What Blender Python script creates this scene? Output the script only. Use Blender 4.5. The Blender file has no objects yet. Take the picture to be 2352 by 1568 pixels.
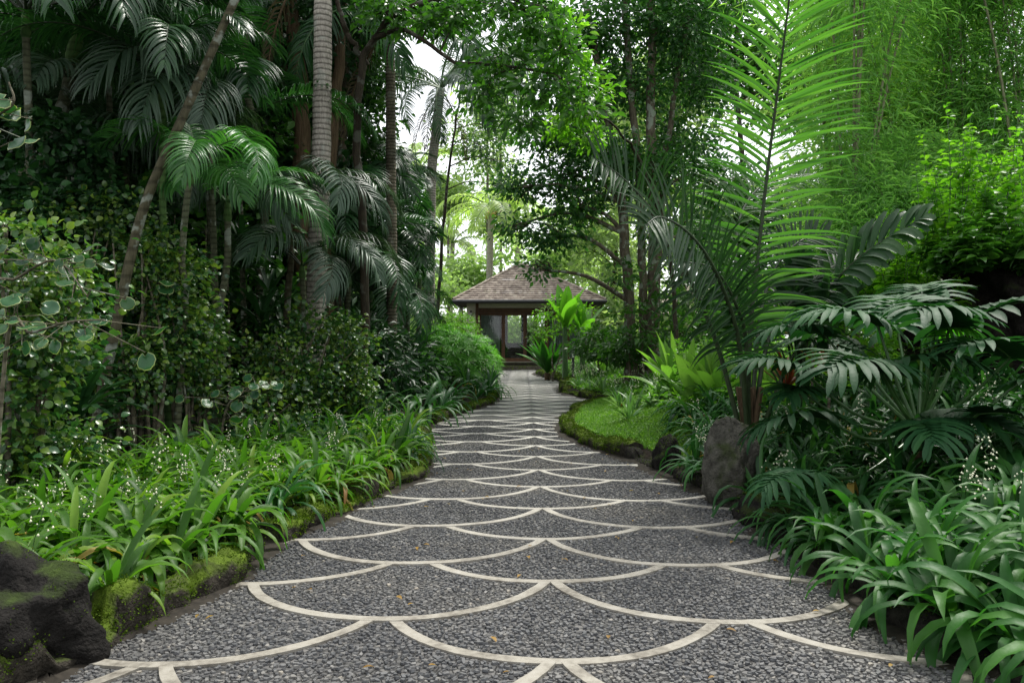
import bpy, math, random
import numpy as np
from mathutils import Vector, Matrix, noise
C = bpy.context.scene.collection
PI = math.pi
rs = np.random.RandomState(7)
random.seed(7)
H, F0, CX, CY = 1.5, 1829.0, 1176.0, 785.0      # eye height, focal length and centre of a 2352 x 1568 sheet
def W(x, y, Y): return np.array([(x-CX)/F0*Y, Y, H-(y-CY)/F0*Y])
def G(x, y):                                     # a point of the flat ground
    z = H*F0/(y-CY); return np.array([(x-CX)/F0*z, z])
def unit(a):
    a = np.asarray(a, float); return a/np.maximum(np.linalg.norm(a, axis=-1, keepdims=True), 1e-9)

# ------------------------------------------------------------------ mesh buffer
class MB:
    def __init__(s): s.v = []; s.n = 0; s.l = []; s.sz = []; s.mi = []
    def add(s, V, F, mi=0):
        V = np.asarray(V, float); F = np.asarray(F, int)
        s.v.append(V); s.l.append((F+s.n).ravel()); s.sz.append(np.full(len(F), F.shape[1])); s.mi.append(np.full(len(F), mi)); s.n += len(V)
    def inst(s, TV, TFs, M, L):                  # TFs: list of (faces, material)
        N = len(L); k = len(TV)
        V = np.einsum('nij,kj->nki', M, TV)+L[:, None, :]
        s.v.append(V.reshape(-1, 3))
        off = (np.arange(N)*k+s.n)[:, None, None]
        for TF, mi in TFs:
            TF = np.asarray(TF, int); f = (TF[None]+off).reshape(-1, TF.shape[1])
            s.l.append(f.ravel()); s.sz.append(np.full(len(f), f.shape[1])); s.mi.append(np.full(len(f), mi))
        s.n += N*k
    def mesh(s, name, mats, smooth=True):
        me = bpy.data.meshes.new(name)
        V = np.concatenate(s.v); L = np.concatenate(s.l); S = np.concatenate(s.sz); MI = np.concatenate(s.mi)
        me.vertices.add(len(V)); me.vertices.foreach_set('co', V.astype(np.float32).ravel())
        me.loops.add(len(L)); me.loops.foreach_set('vertex_index', L.astype(np.int32))
        me.polygons.add(len(S)); me.polygons.foreach_set('loop_start', np.concatenate([[0], np.cumsum(S)[:-1]]).astype(np.int32))
        me.polygons.foreach_set('use_smooth', np.full(len(S), bool(smooth)))
        me.polygons.foreach_set('material_index', MI.astype(np.int32))
        for m in mats: me.materials.append(m)
        me.update(calc_edges=True)
        return me
    def obj(s, name, mats, parent=None, smooth=True, loc=None):
        if not isinstance(mats, (list, tuple)): mats = [mats]
        o = bpy.data.objects.new(name, s.mesh(name, mats, smooth)); C.objects.link(o)
        if parent: o.parent = parent
        if loc is not None: o.location = loc
        return o
def tag(o, label, cat, group=None, kind=None):
    o['label'] = label
    if kind: o['kind'] = kind
    else: o['category'] = cat
    if group: o['group'] = group
    return o
def struct(o, kind='structure'): o['kind'] = kind; return o
def empty(name, loc, label, cat, group=None, rz=0):
    o = bpy.data.objects.new(name, None); C.objects.link(o); o.location = tuple(loc); o.rotation_euler = (0, 0, rz); o.empty_display_size = .1
    return tag(o, label, cat, group)
def part(name, me, parent, M=None):
    o = bpy.data.objects.new(name, me); C.objects.link(o); o.parent = parent
    if M is not None: o.matrix_local = M
    return o

# ------------------------------------------------------------------ geometry
def resample(P, n):
    P = np.asarray(P, float); m = len(P)
    if m == 2: t = np.linspace(0, 1, n)[:, None]; return P[0]*(1-t)+P[1]*t
    Q = np.vstack([2*P[0]-P[1], P, 2*P[-1]-P[-2]]); out = []
    for u in np.linspace(0, m-1-1e-6, n):
        i = int(u); t = u-i; a, b, c, d = Q[i:i+4]
        out.append(.5*((2*b)+(-a+c)*t+(2*a-5*b+4*c-d)*t*t+(-a+3*b-3*c+d)*t**3))
    return np.array(out)
def tube(mb, P, R, k=7, mi=0, cap=True):
    P = np.asarray(P, float); n = len(P); R = np.broadcast_to(R, (n,))
    T = unit(np.gradient(P, axis=0)); ref = np.array([0, 0, 1.]) if abs(T[0][2]) < .9 else np.array([1., 0, 0])
    a = unit(np.cross(T[0], ref)); V = []
    ang = np.arange(k)*2*PI/k
    for i in range(n):
        a = unit(a-T[i]*np.dot(a, T[i])); b = np.cross(T[i], a)
        V.append(P[i]+R[i]*(np.cos(ang)[:, None]*a+np.sin(ang)[:, None]*b))
    V = np.concatenate(V); F = []
    i = np.arange(n-1)[:, None]*k; j = np.arange(k)[None]
    F = np.stack([i+j, i+(j+1) % k, i+k+(j+1) % k, i+k+j], -1).reshape(-1, 4)
    mb.add(V, F, mi)
    if cap: mb.add(V[-k:], np.arange(k)[None], mi)
def box(mb, c, s, mi=0, rz=0, bev=0):
    x, y, z = np.array(s)/2.
    V = np.array([[-x,-y,-z],[x,-y,-z],[x,y,-z],[-x,y,-z],[-x,-y,z],[x,-y,z],[x,y,z],[-x,y,z]])
    ca, sa = math.cos(rz), math.sin(rz); V = V@np.array([[ca, sa, 0], [-sa, ca, 0], [0, 0, 1]])
    mb.add(V+np.array(c), [[0,3,2,1],[4,5,6,7],[0,1,5,4],[1,2,6,5],[2,3,7,6],[3,0,4,7]], mi)
def blades(mb, P, D, L, Wd, G_, seg=5, prof=None, fold=.15, N0=None, mi=0, wave=0):
    """curved strips: start P, direction D, length L, width Wd, droop G_, N0 the face normal"""
    P = np.array(P, float); n = len(P); D = unit(D); L = np.broadcast_to(L, (n,)).astype(float); Wd = np.broadcast_to(Wd, (n,)); G_ = np.broadcast_to(G_, (n,)).astype(float)
    if prof is None: prof = [.35, .8, 1, .85, .55, 0]
    prof = np.interp(np.linspace(0, 1, seg+1), np.linspace(0, 1, len(prof)), prof)
    if N0 is None: N0 = np.tile([0, 0, 1.], (n, 1))
    S = np.cross(D, N0); bad = np.linalg.norm(S, axis=1) < 1e-3; S[bad] = [1, 0, 0]; S = unit(S)
    rows = []; p = P.copy(); d = D.copy()
    for i in range(seg+1):
        nn = np.cross(S, d); w = (Wd*prof[i])[:, None]
        off = nn*w*fold
        if wave: off = off+nn*w*wave*math.sin(i*2.6)
        rows += [p-S*w/2+off, p.copy(), p+S*w/2+off]
        p = p+d*(L/seg)[:, None]
        d = unit(d+np.array([0, 0, -1.])*(G_/seg*(.4+1.2*(i+1)/seg))[:, None]); S = unit(S-d*np.sum(S*d, 1, keepdims=True))
    V = np.stack(rows, 1).reshape(-1, 3); k = 3*(seg+1)
    T = []
    for i in range(seg): T += [[3*i, 3*i+1, 3*i+4, 3*i+3], [3*i+1, 3*i+2, 3*i+5, 3*i+4]]
    T = np.array(T)
    mb.add(V, (T[None]+(np.arange(n)*k)[:, None, None]).reshape(-1, 4), mi)
def frames(D, N):
    y = unit(D); x = np.cross(y, N); bad = np.linalg.norm(x, axis=1) < 1e-3; x[bad] = [1, 0, 0]; x = unit(x); z = np.cross(x, y)
    return np.stack([x, y, z], 2)
# leaf templates along +y, unit length
LEAF_S = (np.array([[0, 0, 0], [-.5, .45, .1], [.5, .45, .1], [0, 1, -.12], [0, .5, 0]]), [([[0, 4, 1], [0, 2, 4], [1, 4, 3], [4, 2, 3]], 0)])
def leaf_oval():
    V = [[0, 0, 0]]; 
    for t, w, z in ((.18, .36, 0), (.42, .5, .01), (.68, .4, -.02), (.88, .17, -.09)):
        V += [[-w, t, z+.1*w*2], [0, t, z], [w, t, z+.1*w*2]]
    V += [[0, 1, -.17]]
    F3 = [[0, 2, 1], [0, 3, 2], [10, 11, 13], [11, 12, 13]]; F4 = []
    for i in range(3):
        a = 1+3*i; F4 += [[a, a+1, a+4, a+3], [a+1, a+2, a+5, a+4]]
    return np.array(V), [(F3, 0), (F4, 0)]
LEAF_O = leaf_oval()
def leaf_round(k=20):
    V = [[0, .5, -.03]]; F3 = []; F4 = []
    for r, z in ((.3, .0), (.46, .02), (.5, .0)):
        for i in range(k):
            a = 2*PI*i/k-PI/2; rr = r*(1+(.035 if i % 2 else -.03)*(r > .4)); 
            if i == 0: rr *= .55
            V.append([rr*math.cos(a)*1.08, .5+rr*math.sin(a), z+.05*math.sin(a*3)*(r > .4)])
    for i in range(k):
        j = (i+1) % k; F3.append([0, 1+i, 1+j]); F4.append([1+i, 1+k+i, 1+k+j, 1+j])
    R = [[1+k+i, 1+2*k+i, 1+2*k+(i+1) % k, 1+k+(i+1) % k] for i in range(k)]
    return np.array(V), [(F3, 0), (F4, 0), (R, 1)]
LEAF_R = leaf_round()
def put(mb, T, pts, D, N, size, aspect):
    TV = T[0].copy(); M = frames(D, N); size = np.broadcast_to(size, (len(pts),))
    M = M*size[:, None, None]; M = M*np.array([aspect, 1, 1])[None, None, :]
    mb.inst(TV, T[1], M, pts)
def rnd(n): return unit(rs.normal(size=(n, 3)))
def cloud(mb, blobs, nclump, per, size, aspect, T=LEAF_S, cr=.3, shell=.55, hang=.35, flat=.6, mi=None):
    """leaf clumps spread through ellipsoids: blobs = [(centre, radius(3) or r)]"""
    vol = np.array([np.prod(np.broadcast_to(b[1], (3,)))**(2/3) for b in blobs]); cnt = np.maximum(1, (nclump*vol/vol.sum()).astype(int))
    for (c, r), m in zip(blobs, cnt):
        r = np.broadcast_to(np.asarray(r, float), (3,)); u = rnd(m)
        rad = shell+(1-shell)*rs.rand(m)**.6
        lump = 1+.22*np.array([noise.noise(Vector(q*1.7)+Vector(c)) for q in u])*2
        cc = np.asarray(c)+u*r*(rad*lump)[:, None]
        pts = np.repeat(cc, per, 0); out = np.repeat(u, per, 0)
        o = rs.normal(size=pts.shape)*np.array([1, 1, .45])*cr; pts = pts+o
        D = unit(unit(o)+.5*out+rs.normal(size=pts.shape)*.35+np.array([0, 0, -hang]))
        N = unit(np.array([0, 0, flat])+.35*out+rs.normal(size=pts.shape)*.45)
        put(mb, T, pts, D, N, size*(.6+.7*rs.rand(len(pts))), aspect)

# ------------------------------------------------------------------ materials
def nt(name):
    m = bpy.data.materials.new(name); m.use_nodes = True; t = m.node_tree; t.nodes.clear()
    return m, t, t.nodes, (lambda a, b: t.links.new(a, b))
def ramp(n, l, src, stops):
    r = n.new('ShaderNodeValToRGB'); l(src, r.inputs[0]); e = r.color_ramp.elements
    while len(e) < len(stops): e.new(.5)
    for q, (p, c) in zip(e, stops): q.position = p; q.color = (*c, 1) if len(c) == 3 else c
    return r
def leafmat(name, cols, rough=.4, trans=.3, spec=.38, vein=0, tcol=1.6, sat=1.05):
    m, t, n, l = nt(name)
    g = n.new('ShaderNodeNewGeometry'); oi = n.new('ShaderNodeObjectInfo')
    tc = n.new('ShaderNodeTexCoord'); nz = n.new('ShaderNodeTexNoise'); nz.inputs['Scale'].default_value = .9; nz.inputs['Detail'].default_value = 2
    l(g.outputs['Position'], nz.inputs['Vector'])
    a = n.new('ShaderNodeMath'); a.operation = 'MULTIPLY_ADD'; l(g.outputs['Random Per Island'], a.inputs[0]); a.inputs[1].default_value = .62
    s = n.new('ShaderNodeMath'); s.operation = 'MULTIPLY'; l(nz.outputs[0], s.inputs[0]); s.inputs[1].default_value = .38; l(s.outputs[0], a.inputs[2])
    k = len(cols); r = ramp(n, l, a.outputs[0], [(.12+.76*i/(k-1), c) for i, c in enumerate(cols)])
    hv = n.new('ShaderNodeHueSaturation'); l(r.outputs[0], hv.inputs['Color'])
    rv = n.new('ShaderNodeMapRange'); l(oi.outputs['Random'], rv.inputs[0]); rv.inputs[3].default_value = .8; rv.inputs[4].default_value = 1.2; l(rv.outputs[0], hv.inputs['Value'])
    hv.inputs['Saturation'].default_value = sat
    p = n.new('ShaderNodeBsdfPrincipled'); p.inputs['Roughness'].default_value = rough; p.inputs['Specular IOR Level'].default_value = spec
    l(hv.outputs[0], p.inputs['Base Color'])
    n2 = n.new('ShaderNodeTexNoise'); n2.inputs['Scale'].default_value = 35; l(g.outputs['Position'], n2.inputs['Vector'])
    b = n.new('ShaderNodeBump'); b.inputs['Strength'].default_value = .25; b.inputs['Distance'].default_value = .01; l(n2.outputs[0], b.inputs['Height']); l(b.outputs[0], p.inputs['Normal'])
    tr = n.new('ShaderNodeBsdfTranslucent'); mm = n.new('ShaderNodeMix'); mm.data_type = 'RGBA'; mm.blend_type = 'MULTIPLY'; mm.inputs[0].default_value = 1
    l(hv.outputs[0], mm.inputs[6]); mm.inputs[7].default_value = (tcol*1.1, tcol*1.3, tcol*.55, 1); l(mm.outputs[2], tr.inputs[0])
    x = n.new('ShaderNodeMixShader'); x.inputs[0].default_value = trans; l(p.outputs[0], x.inputs[1]); l(tr.outputs[0], x.inputs[2])
    o = n.new('ShaderNodeOutputMaterial'); l(x.outputs[0], o.inputs[0]); return m
def bark(name, c1, c2, c3=None, ring=0, scale=6, bump=.6, lichen=0, zs=.25):
    m, t, n, l = nt(name); tc = n.new('ShaderNodeTexCoord'); mp = n.new('ShaderNodeMapping'); mp.inputs['Scale'].default_value = (1, 1, zs); l(tc.outputs['Object'], mp.inputs[0])
    nz = n.new('ShaderNodeTexNoise'); nz.inputs['Scale'].default_value = scale*3; nz.inputs['Detail'].default_value = 6; nz.inputs['Roughness'].default_value = .65; l(mp.outputs[0], nz.inputs['Vector'])
    r = ramp(n, l, nz.outputs[0], [(.32, c1), (.68, c2)]); col = r.outputs[0]; hgt = nz.outputs[0]
    if ring:
        w = n.new('ShaderNodeTexWave'); w.bands_direction = 'Z'; w.inputs['Scale'].default_value = ring; w.inputs['Distortion'].default_value = 1.1; w.inputs['Detail'].default_value = 3; w.inputs['Detail Scale'].default_value = 1.4
        l(tc.outputs['Object'], w.inputs['Vector']); rr = ramp(n, l, w.outputs[0], [(.05, (.38, .38, .38)), (.3, (1, 1, 1)), (.85, (1.15, 1.15, 1.15))])
        mx = n.new('ShaderNodeMix'); mx.data_type = 'RGBA'; mx.blend_type = 'MULTIPLY'; mx.inputs[0].default_value = .5; l(col, mx.inputs[6]); l(rr.outputs[0], mx.inputs[7]); col = mx.outputs[2]
        ad = n.new('ShaderNodeMath'); ad.operation = 'ADD'; l(hgt, ad.inputs[0]); l(rr.outputs[0], ad.inputs[1]); hgt = ad.outputs[0]
    if lichen:
        v = n.new('ShaderNodeTexNoise'); v.inputs['Scale'].default_value = 4.5; v.inputs['Detail'].default_value = 4; l(tc.outputs['Object'], v.inputs['Vector'])
        rl = ramp(n, l, v.outputs[0], [(.56, (0, 0, 0)), (.61, (lichen,)*3)]); mx = n.new('ShaderNodeMix'); mx.data_type = 'RGBA'; l(rl.outputs[0], mx.inputs[0]); l(col, mx.inputs[6]); mx.inputs[7].default_value = (.3, .34, .29, 1); col = mx.outputs[2]
    if c3:
        v = n.new('ShaderNodeTexNoise'); v.inputs['Scale'].default_value = 1.6; v.inputs['Detail'].default_value = 3; l(tc.outputs['Object'], v.inputs['Vector'])
        rl = ramp(n, l, v.outputs[0], [(.45, (0, 0, 0)), (.62, (1, 1, 1))]); mx = n.new('ShaderNodeMix'); mx.data_type = 'RGBA'; l(rl.outputs[0], mx.inputs[0]); l(col, mx.inputs[6]); mx.inputs[7].default_value = (*c3, 1); col = mx.outputs[2]
    p = n.new('ShaderNodeBsdfPrincipled'); p.inputs['Roughness'].default_value = .85; p.inputs['Specular IOR Level'].default_value = .2; l(col, p.inputs['Base Color'])
    b = n.new('ShaderNodeBump'); b.inputs['Strength'].default_value = bump; b.inputs['Distance'].default_value = .03; l(hgt, b.inputs['Height']); l(b.outputs[0], p.inputs['Normal'])
    o = n.new('ShaderNodeOutputMaterial'); l(p.outputs[0], o.inputs[0]); return m
def plain(name, c, rough=.6, var=.25, scale=8, spec=.4, bump=.2):
    m, t, n, l = nt(name); tc = n.new('ShaderNodeTexCoord'); nz = n.new('ShaderNodeTexNoise'); nz.inputs['Scale'].default_value = scale; nz.inputs['Detail'].default_value = 5; l(tc.outputs['Object'], nz.inputs['Vector'])
    c = np.array(c); r = ramp(n, l, nz.outputs[0], [(.3, tuple(c*(1-var))), (.7, tuple(np.minimum(1, c*(1+var))))])
    p = n.new('ShaderNodeBsdfPrincipled'); p.inputs['Roughness'].default_value = rough; p.inputs['Specular IOR Level'].default_value = spec; l(r.outputs[0], p.inputs['Base Color'])
    b = n.new('ShaderNodeBump'); b.inputs['Strength'].default_value = bump; b.inputs['Distance'].default_value = .01; l(nz.outputs[0], b.inputs['Height']); l(b.outputs[0], p.inputs['Normal'])
    o = n.new('ShaderNodeOutputMaterial'); l(p.outputs[0], o.inputs[0]); return m
def mossy(name, stone, moss, amount=.5, up=.45):
    m, t, n, l = nt(name); g = n.new('ShaderNodeNewGeometry'); sx = n.new('ShaderNodeSeparateXYZ'); l(g.outputs['Normal'], sx.inputs[0])
    nz = n.new('ShaderNodeTexNoise'); nz.inputs['Scale'].default_value = 5; nz.inputs['Detail'].default_value = 6; l(g.outputs['Position'], nz.inputs['Vector'])
    a = n.new('ShaderNodeMath'); a.operation = 'MULTIPLY_ADD'; l(sx.outputs[2], a.inputs[0]); a.inputs[1].default_value = up; l(nz.outputs[0], a.inputs[2])
    f = ramp(n, l, a.outputs[0], [(1-amount-.07, (0, 0, 0)), (1-amount+.1, (1, 1, 1))])
    n1 = n.new('ShaderNodeTexNoise'); n1.inputs['Scale'].default_value = 18; n1.inputs['Detail'].default_value = 5; l(g.outputs['Position'], n1.inputs['Vector'])
    s = np.array(stone); q = np.array(moss)
    r1 = ramp(n, l, n1.outputs[0], [(.3, tuple(s*.5)), (.7, tuple(s*1.5))])
    n2 = n.new('ShaderNodeTexNoise'); n2.inputs['Scale'].default_value = 9; n2.inputs['Detail'].default_value = 8; n2.inputs['Roughness'].default_value = .75; l(g.outputs['Position'], n2.inputs['Vector'])
    r2 = ramp(n, l, n2.outputs[0], [(.3, tuple(q*.35)), (.55, tuple(q)), (.75, tuple(q*1.45))])
    mx = n.new('ShaderNodeMix'); mx.data_type = 'RGBA'; l(f.outputs[0], mx.inputs[0]); l(r1.outputs[0], mx.inputs[6]); l(r2.outputs[0], mx.inputs[7])
    p = n.new('ShaderNodeBsdfPrincipled'); p.inputs['Roughness'].default_value = .9; p.inputs['Specular IOR Level'].default_value = .15; l(mx.outputs[2], p.inputs['Base Color'])
    n3 = n.new('ShaderNodeTexNoise'); n3.inputs['Scale'].default_value = 55; n3.inputs['Detail'].default_value = 4; l(g.outputs['Position'], n3.inputs['Vector'])
    b = n.new('ShaderNodeBump'); b.inputs['Strength'].default_value = 1; b.inputs['Distance'].default_value = .02; l(n3.outputs[0], b.inputs['Height']); l(b.outputs[0], p.inputs['Normal'])
    o = n.new('ShaderNodeOutputMaterial'); l(p.outputs[0], o.inputs[0]); return m

M = {}
M['strap'] = leafmat('strap_leaf', [(.025, .075, .013), (.05, .125, .018), (.085, .18, .025), (.16, .25, .035)], .48, .42, .28)
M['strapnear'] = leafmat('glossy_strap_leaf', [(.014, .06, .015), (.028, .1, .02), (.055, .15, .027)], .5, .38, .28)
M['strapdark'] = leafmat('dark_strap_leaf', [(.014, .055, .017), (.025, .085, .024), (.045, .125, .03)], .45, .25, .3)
M['dead'] = leafmat('withered_leaf', [(.12, .05, .015), (.22, .12, .03), (.3, .25, .06)], .6, .3)
M['palm'] = leafmat('palm_leaflet', [(.012, .04, .016), (.022, .07, .024), (.035, .1, .028)], .34, .25, .42)
M['palmlit'] = leafmat('bright_palm_leaflet', [(.03, .1, .025), (.05, .16, .04), (.08, .2, .05)], .34, .4, .42)
M['palmsilver'] = leafmat('greyish_palm_leaflet', [(.025, .055, .03), (.045, .085, .05), (.075, .12, .075)], .42, .2, .42)
M['erect'] = leafmat('erect_frond_leaflet', [(.03, .09, .018), (.05, .13, .026), (.085, .185, .038)], .36, .5, .4)
M['lattice'] = leafmat('dark_frond_leaflet', [(.01, .035, .012), (.018, .05, .016), (.03, .075, .02)], .42, .3, .3)
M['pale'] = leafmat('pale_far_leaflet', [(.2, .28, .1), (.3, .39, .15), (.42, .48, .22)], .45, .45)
M['dark'] = leafmat('dark_broad_leaf', [(.008, .03, .011), (.016, .052, .016), (.028, .082, .022)], .42, .2, .36)
M['darkish'] = leafmat('dark_green_broad_leaf', [(.014, .05, .016), (.03, .09, .024), (.065, .155, .034)], .38, .36)
M['mid'] = leafmat('green_broad_leaf', [(.02, .065, .014), (.04, .11, .02), (.07, .17, .03)], .38, .35)
M['bright'] = leafmat('bright_broad_leaf', [(.06, .16, .02), (.11, .25, .03), (.19, .35, .045)], .42, .5)
M['far'] = leafmat('far_tree_leaf', [(.13, .2, .08), (.22, .31, .13), (.34, .43, .2)], .5, .55, sat=.9)  # distance haze is painted into this leaf colour, lighter than nearer leaves
M['bamboo'] = leafmat('bamboo_leaf', [(.11, .25, .06), (.2, .38, .09), (.34, .5, .14)], .42, .66, sat=.98)
M['bamboodark'] = leafmat('bluish_bamboo_leaf', [(.07, .17, .055), (.13, .27, .08), (.22, .38, .12)], .42, .6, sat=.98)
M['hedge'] = leafmat('hedge_leaf', [(.012, .045, .018), (.03, .085, .024), (.08, .15, .03), (.16, .22, .04)], .3, .3, .55)
M['rim'] = leafmat('cream_leaf_margin', [(.13, .18, .07), (.26, .29, .12)], .35, .3)
M['round'] = leafmat('round_leaf', [(.012, .045, .02), (.02, .07, .025), (.04, .11, .03)], .36, .25, .4)
M['philo'] = leafmat('lobed_leaf', [(.008, .042, .014), (.014, .06, .018), (.026, .088, .024)], .58, .22, .22, sat=1)
M['philolit'] = leafmat('young_lobed_leaf', [(.05, .2, .02), (.08, .26, .03)], .28, .4, .6)
M['nest'] = leafmat('nest_fern_leaf', [(.08, .18, .04), (.13, .25, .055), (.18, .3, .08)], .35, .45)
M['nestdark'] = leafmat('dark_nest_fern_leaf', [(.03, .12, .02), (.06, .19, .025)], .35, .35)
M['banana'] = leafmat('banana_leaf', [(.09, .24, .03), (.14, .31, .045)], .35, .55)
M['fine'] = leafmat('fine_leaf', [(.05, .16, .03), (.1, .25, .05), (.17, .33, .08)], .4, .45)
M['red'] = leafmat('red_cordyline_leaf', [(.12, .02, .015), (.2, .05, .03), (.1, .08, .04)], .35, .3)
M['ground'] = leafmat('ground_cover_leaf', [(.05, .14, .02), (.1, .24, .03), (.19, .35, .06)], .45, .45)
M['grass'] = leafmat('grass_blade', [(.05, .13, .02), (.1, .21, .03), (.2, .32, .07)], .55, .35)
M['petiole'] = plain('leaf_stalk', (.035, .09, .022), .35, .3, 12)
M['rachis'] = plain('frond_rib', (.02, .035, .012), .45, .4, 12)
M['rachisg'] = plain('green_frond_rib', (.05, .11, .03), .45, .3, 12)
M['shaft'] = bark('green_crownshaft', (.04, .09, .025), (.08, .14, .04), None, 3.2, 4, .2)
M['cane'] = bark('ringed_cane', (.055, .065, .035), (.11, .115, .07), None, 4.2, 6, .4, .6)
M['leanbark'] = bark('lichened_palm_bark', (.035, .032, .018), (.085, .078, .045), None, 2.2, 8, .4, .45)
M['coco'] = bark('coconut_bark', (.24, .215, .185), (.46, .42, .36), None, 3.6, 12, .8, .35)
M['cocodark'] = bark('dark_coconut_bark', (.08, .07, .05), (.2, .17, .12), (.05, .045, .03), 4.5, 12, .9, .2)
M['brownbark'] = bark('brown_fissured_bark', (.05, .033, .018), (.14, .095, .055), None, 0, 9, 1, 0, .12)
M['greybark'] = bark('grey_tree_bark', (.05, .04, .028), (.17, .14, .105), None, 0, 5, .9, .7, .3)
M['darkbark'] = bark('dark_tree_bark', (.02, .016, .011), (.055, .045, .03), None, 0, 6, .8, .2, .3)
M['stem'] = bark('thin_pale_stem', (.06, .055, .035), (.16, .145, .1), None, 3, 10, .4, .5)
M['bambooculm'] = bark('bamboo_culm', (.12, .13, .07), (.25, .25, .15), None, 1.2, 6, .2)
M['stonemoss'] = mossy('mossy_kerb_stone', (.03, .026, .02), (.08, .125, .011), .34, .28)
M['mosstuft'] = leafmat('moss_tuft', [(.028, .05, .006), (.05, .085, .009), (.085, .13, .013)], .8, .25, .1)
M['kerbdark'] = mossy('dark_kerb_stone', (.02, .018, .015), (.04, .06, .01), .2, .2)
M['rockmoss'] = mossy('mossy_black_rock', (.01, .009, .008), (.03, .048, .009), .28, .24)
M['rock'] = mossy('bare_brown_boulder', (.062, .06, .05), (.035, .045, .018), .36, .1)
M['wallrock'] = mossy('dark_volcanic_stone', (.014, .012, .01), (.03, .045, .012), .3, .2)
M['soil'] = mossy('dark_garden_soil', (.018, .013, .009), (.03, .04, .01), .32, .1)
M['bud'] = plain('white_flower_bud', (.62, .62, .45), .5, .15)
M['fruit'] = plain('coconut_fruit', (.45, .25, .06), .5, .2)

def mat_gravelbase():
    m, t, n, l = nt('pebble_wash_paving'); g = n.new('ShaderNodeNewGeometry')
    v = n.new('ShaderNodeTexVoronoi'); v.inputs['Scale'].default_value = 24; l(g.outputs['Position'], v.inputs['Vector'])
    v2 = n.new('ShaderNodeTexVoronoi'); v2.feature = 'DISTANCE_TO_EDGE'; v2.inputs['Scale'].default_value = 26; l(g.outputs['Position'], v2.inputs['Vector'])
    r = ramp(n, l, v.outputs['Color'], [(.1, (.045, .045, .045)), (.55, (.08, .08, .081)), (.9, (.125, .122, .116))])
    e = ramp(n, l, v2.outputs[0], [(.0, (.25, .25, .25)), (.12, (1, 1, 1))])
    mx = n.new('ShaderNodeMix'); mx.data_type = 'RGBA'; mx.blend_type = 'MULTIPLY'; mx.inputs[0].default_value = 1; l(r.outputs[0], mx.inputs[6]); l(e.outputs[0], mx.inputs[7])
    nz = n.new('ShaderNodeTexNoise'); nz.inputs['Scale'].default_value = .9; nz.inputs['Detail'].default_value = 4; l(g.outputs['Position'], nz.inputs['Vector'])
    rr = ramp(n, l, nz.outputs[0], [(.35, (.72, .7, .68)), (.65, (1.15, 1.12, 1.1))]); my = n.new('ShaderNodeMix'); my.data_type = 'RGBA'; my.blend_type = 'MULTIPLY'; my.inputs[0].default_value = 1; l(mx.outputs[2], my.inputs[6]); l(rr.outputs[0], my.inputs[7])
    p = n.new('ShaderNodeBsdfPrincipled'); p.inputs['Roughness'].default_value = .6; l(my.outputs[2], p.inputs['Base Color'])
    b = n.new('ShaderNodeBump'); b.inputs['Strength'].default_value = .9; b.inputs['Distance'].default_value = .015; l(e.outputs[0], b.inputs['Height']); l(b.outputs[0], p.inputs['Normal'])
    o = n.new('ShaderNodeOutputMaterial'); l(p.outputs[0], o.inputs[0]); return m
def mat_chip():
    m, t, n, l = nt('slate_chip'); g = n.new('ShaderNodeNewGeometry')
    r = ramp(n, l, g.outputs['Random Per Island'], [(0, (.045, .046, .049)), (.4, (.075, .077, .08)), (.85, (.115, .114, .112)), (.985, (.15, .145, .135)), (1, (.24, .22, .19))])
    nz = n.new('ShaderNodeTexNoise'); nz.inputs['Scale'].default_value = .8; nz.inputs['Detail'].default_value = 5; l(g.outputs['Position'], nz.inputs['Vector'])
    rr = ramp(n, l, nz.outputs[0], [(.3, (.68, .68, .69)), (.5, (1, 1, 1)), (.68, (1.42, 1.34, 1.2))]); my = n.new('ShaderNodeMix'); my.data_type = 'RGBA'; my.blend_type = 'MULTIPLY'; my.inputs[0].default_value = 1; l(r.outputs[0], my.inputs[6]); l(rr.outputs[0], my.inputs[7])
    p = n.new('ShaderNodeBsdfPrincipled'); p.inputs['Roughness'].default_value = .6; p.inputs['Specular IOR Level'].default_value = .35; l(my.outputs[2], p.inputs['Base Color'])
    o = n.new('ShaderNodeOutputMaterial'); l(p.outputs[0], o.inputs[0]); return m
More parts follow.
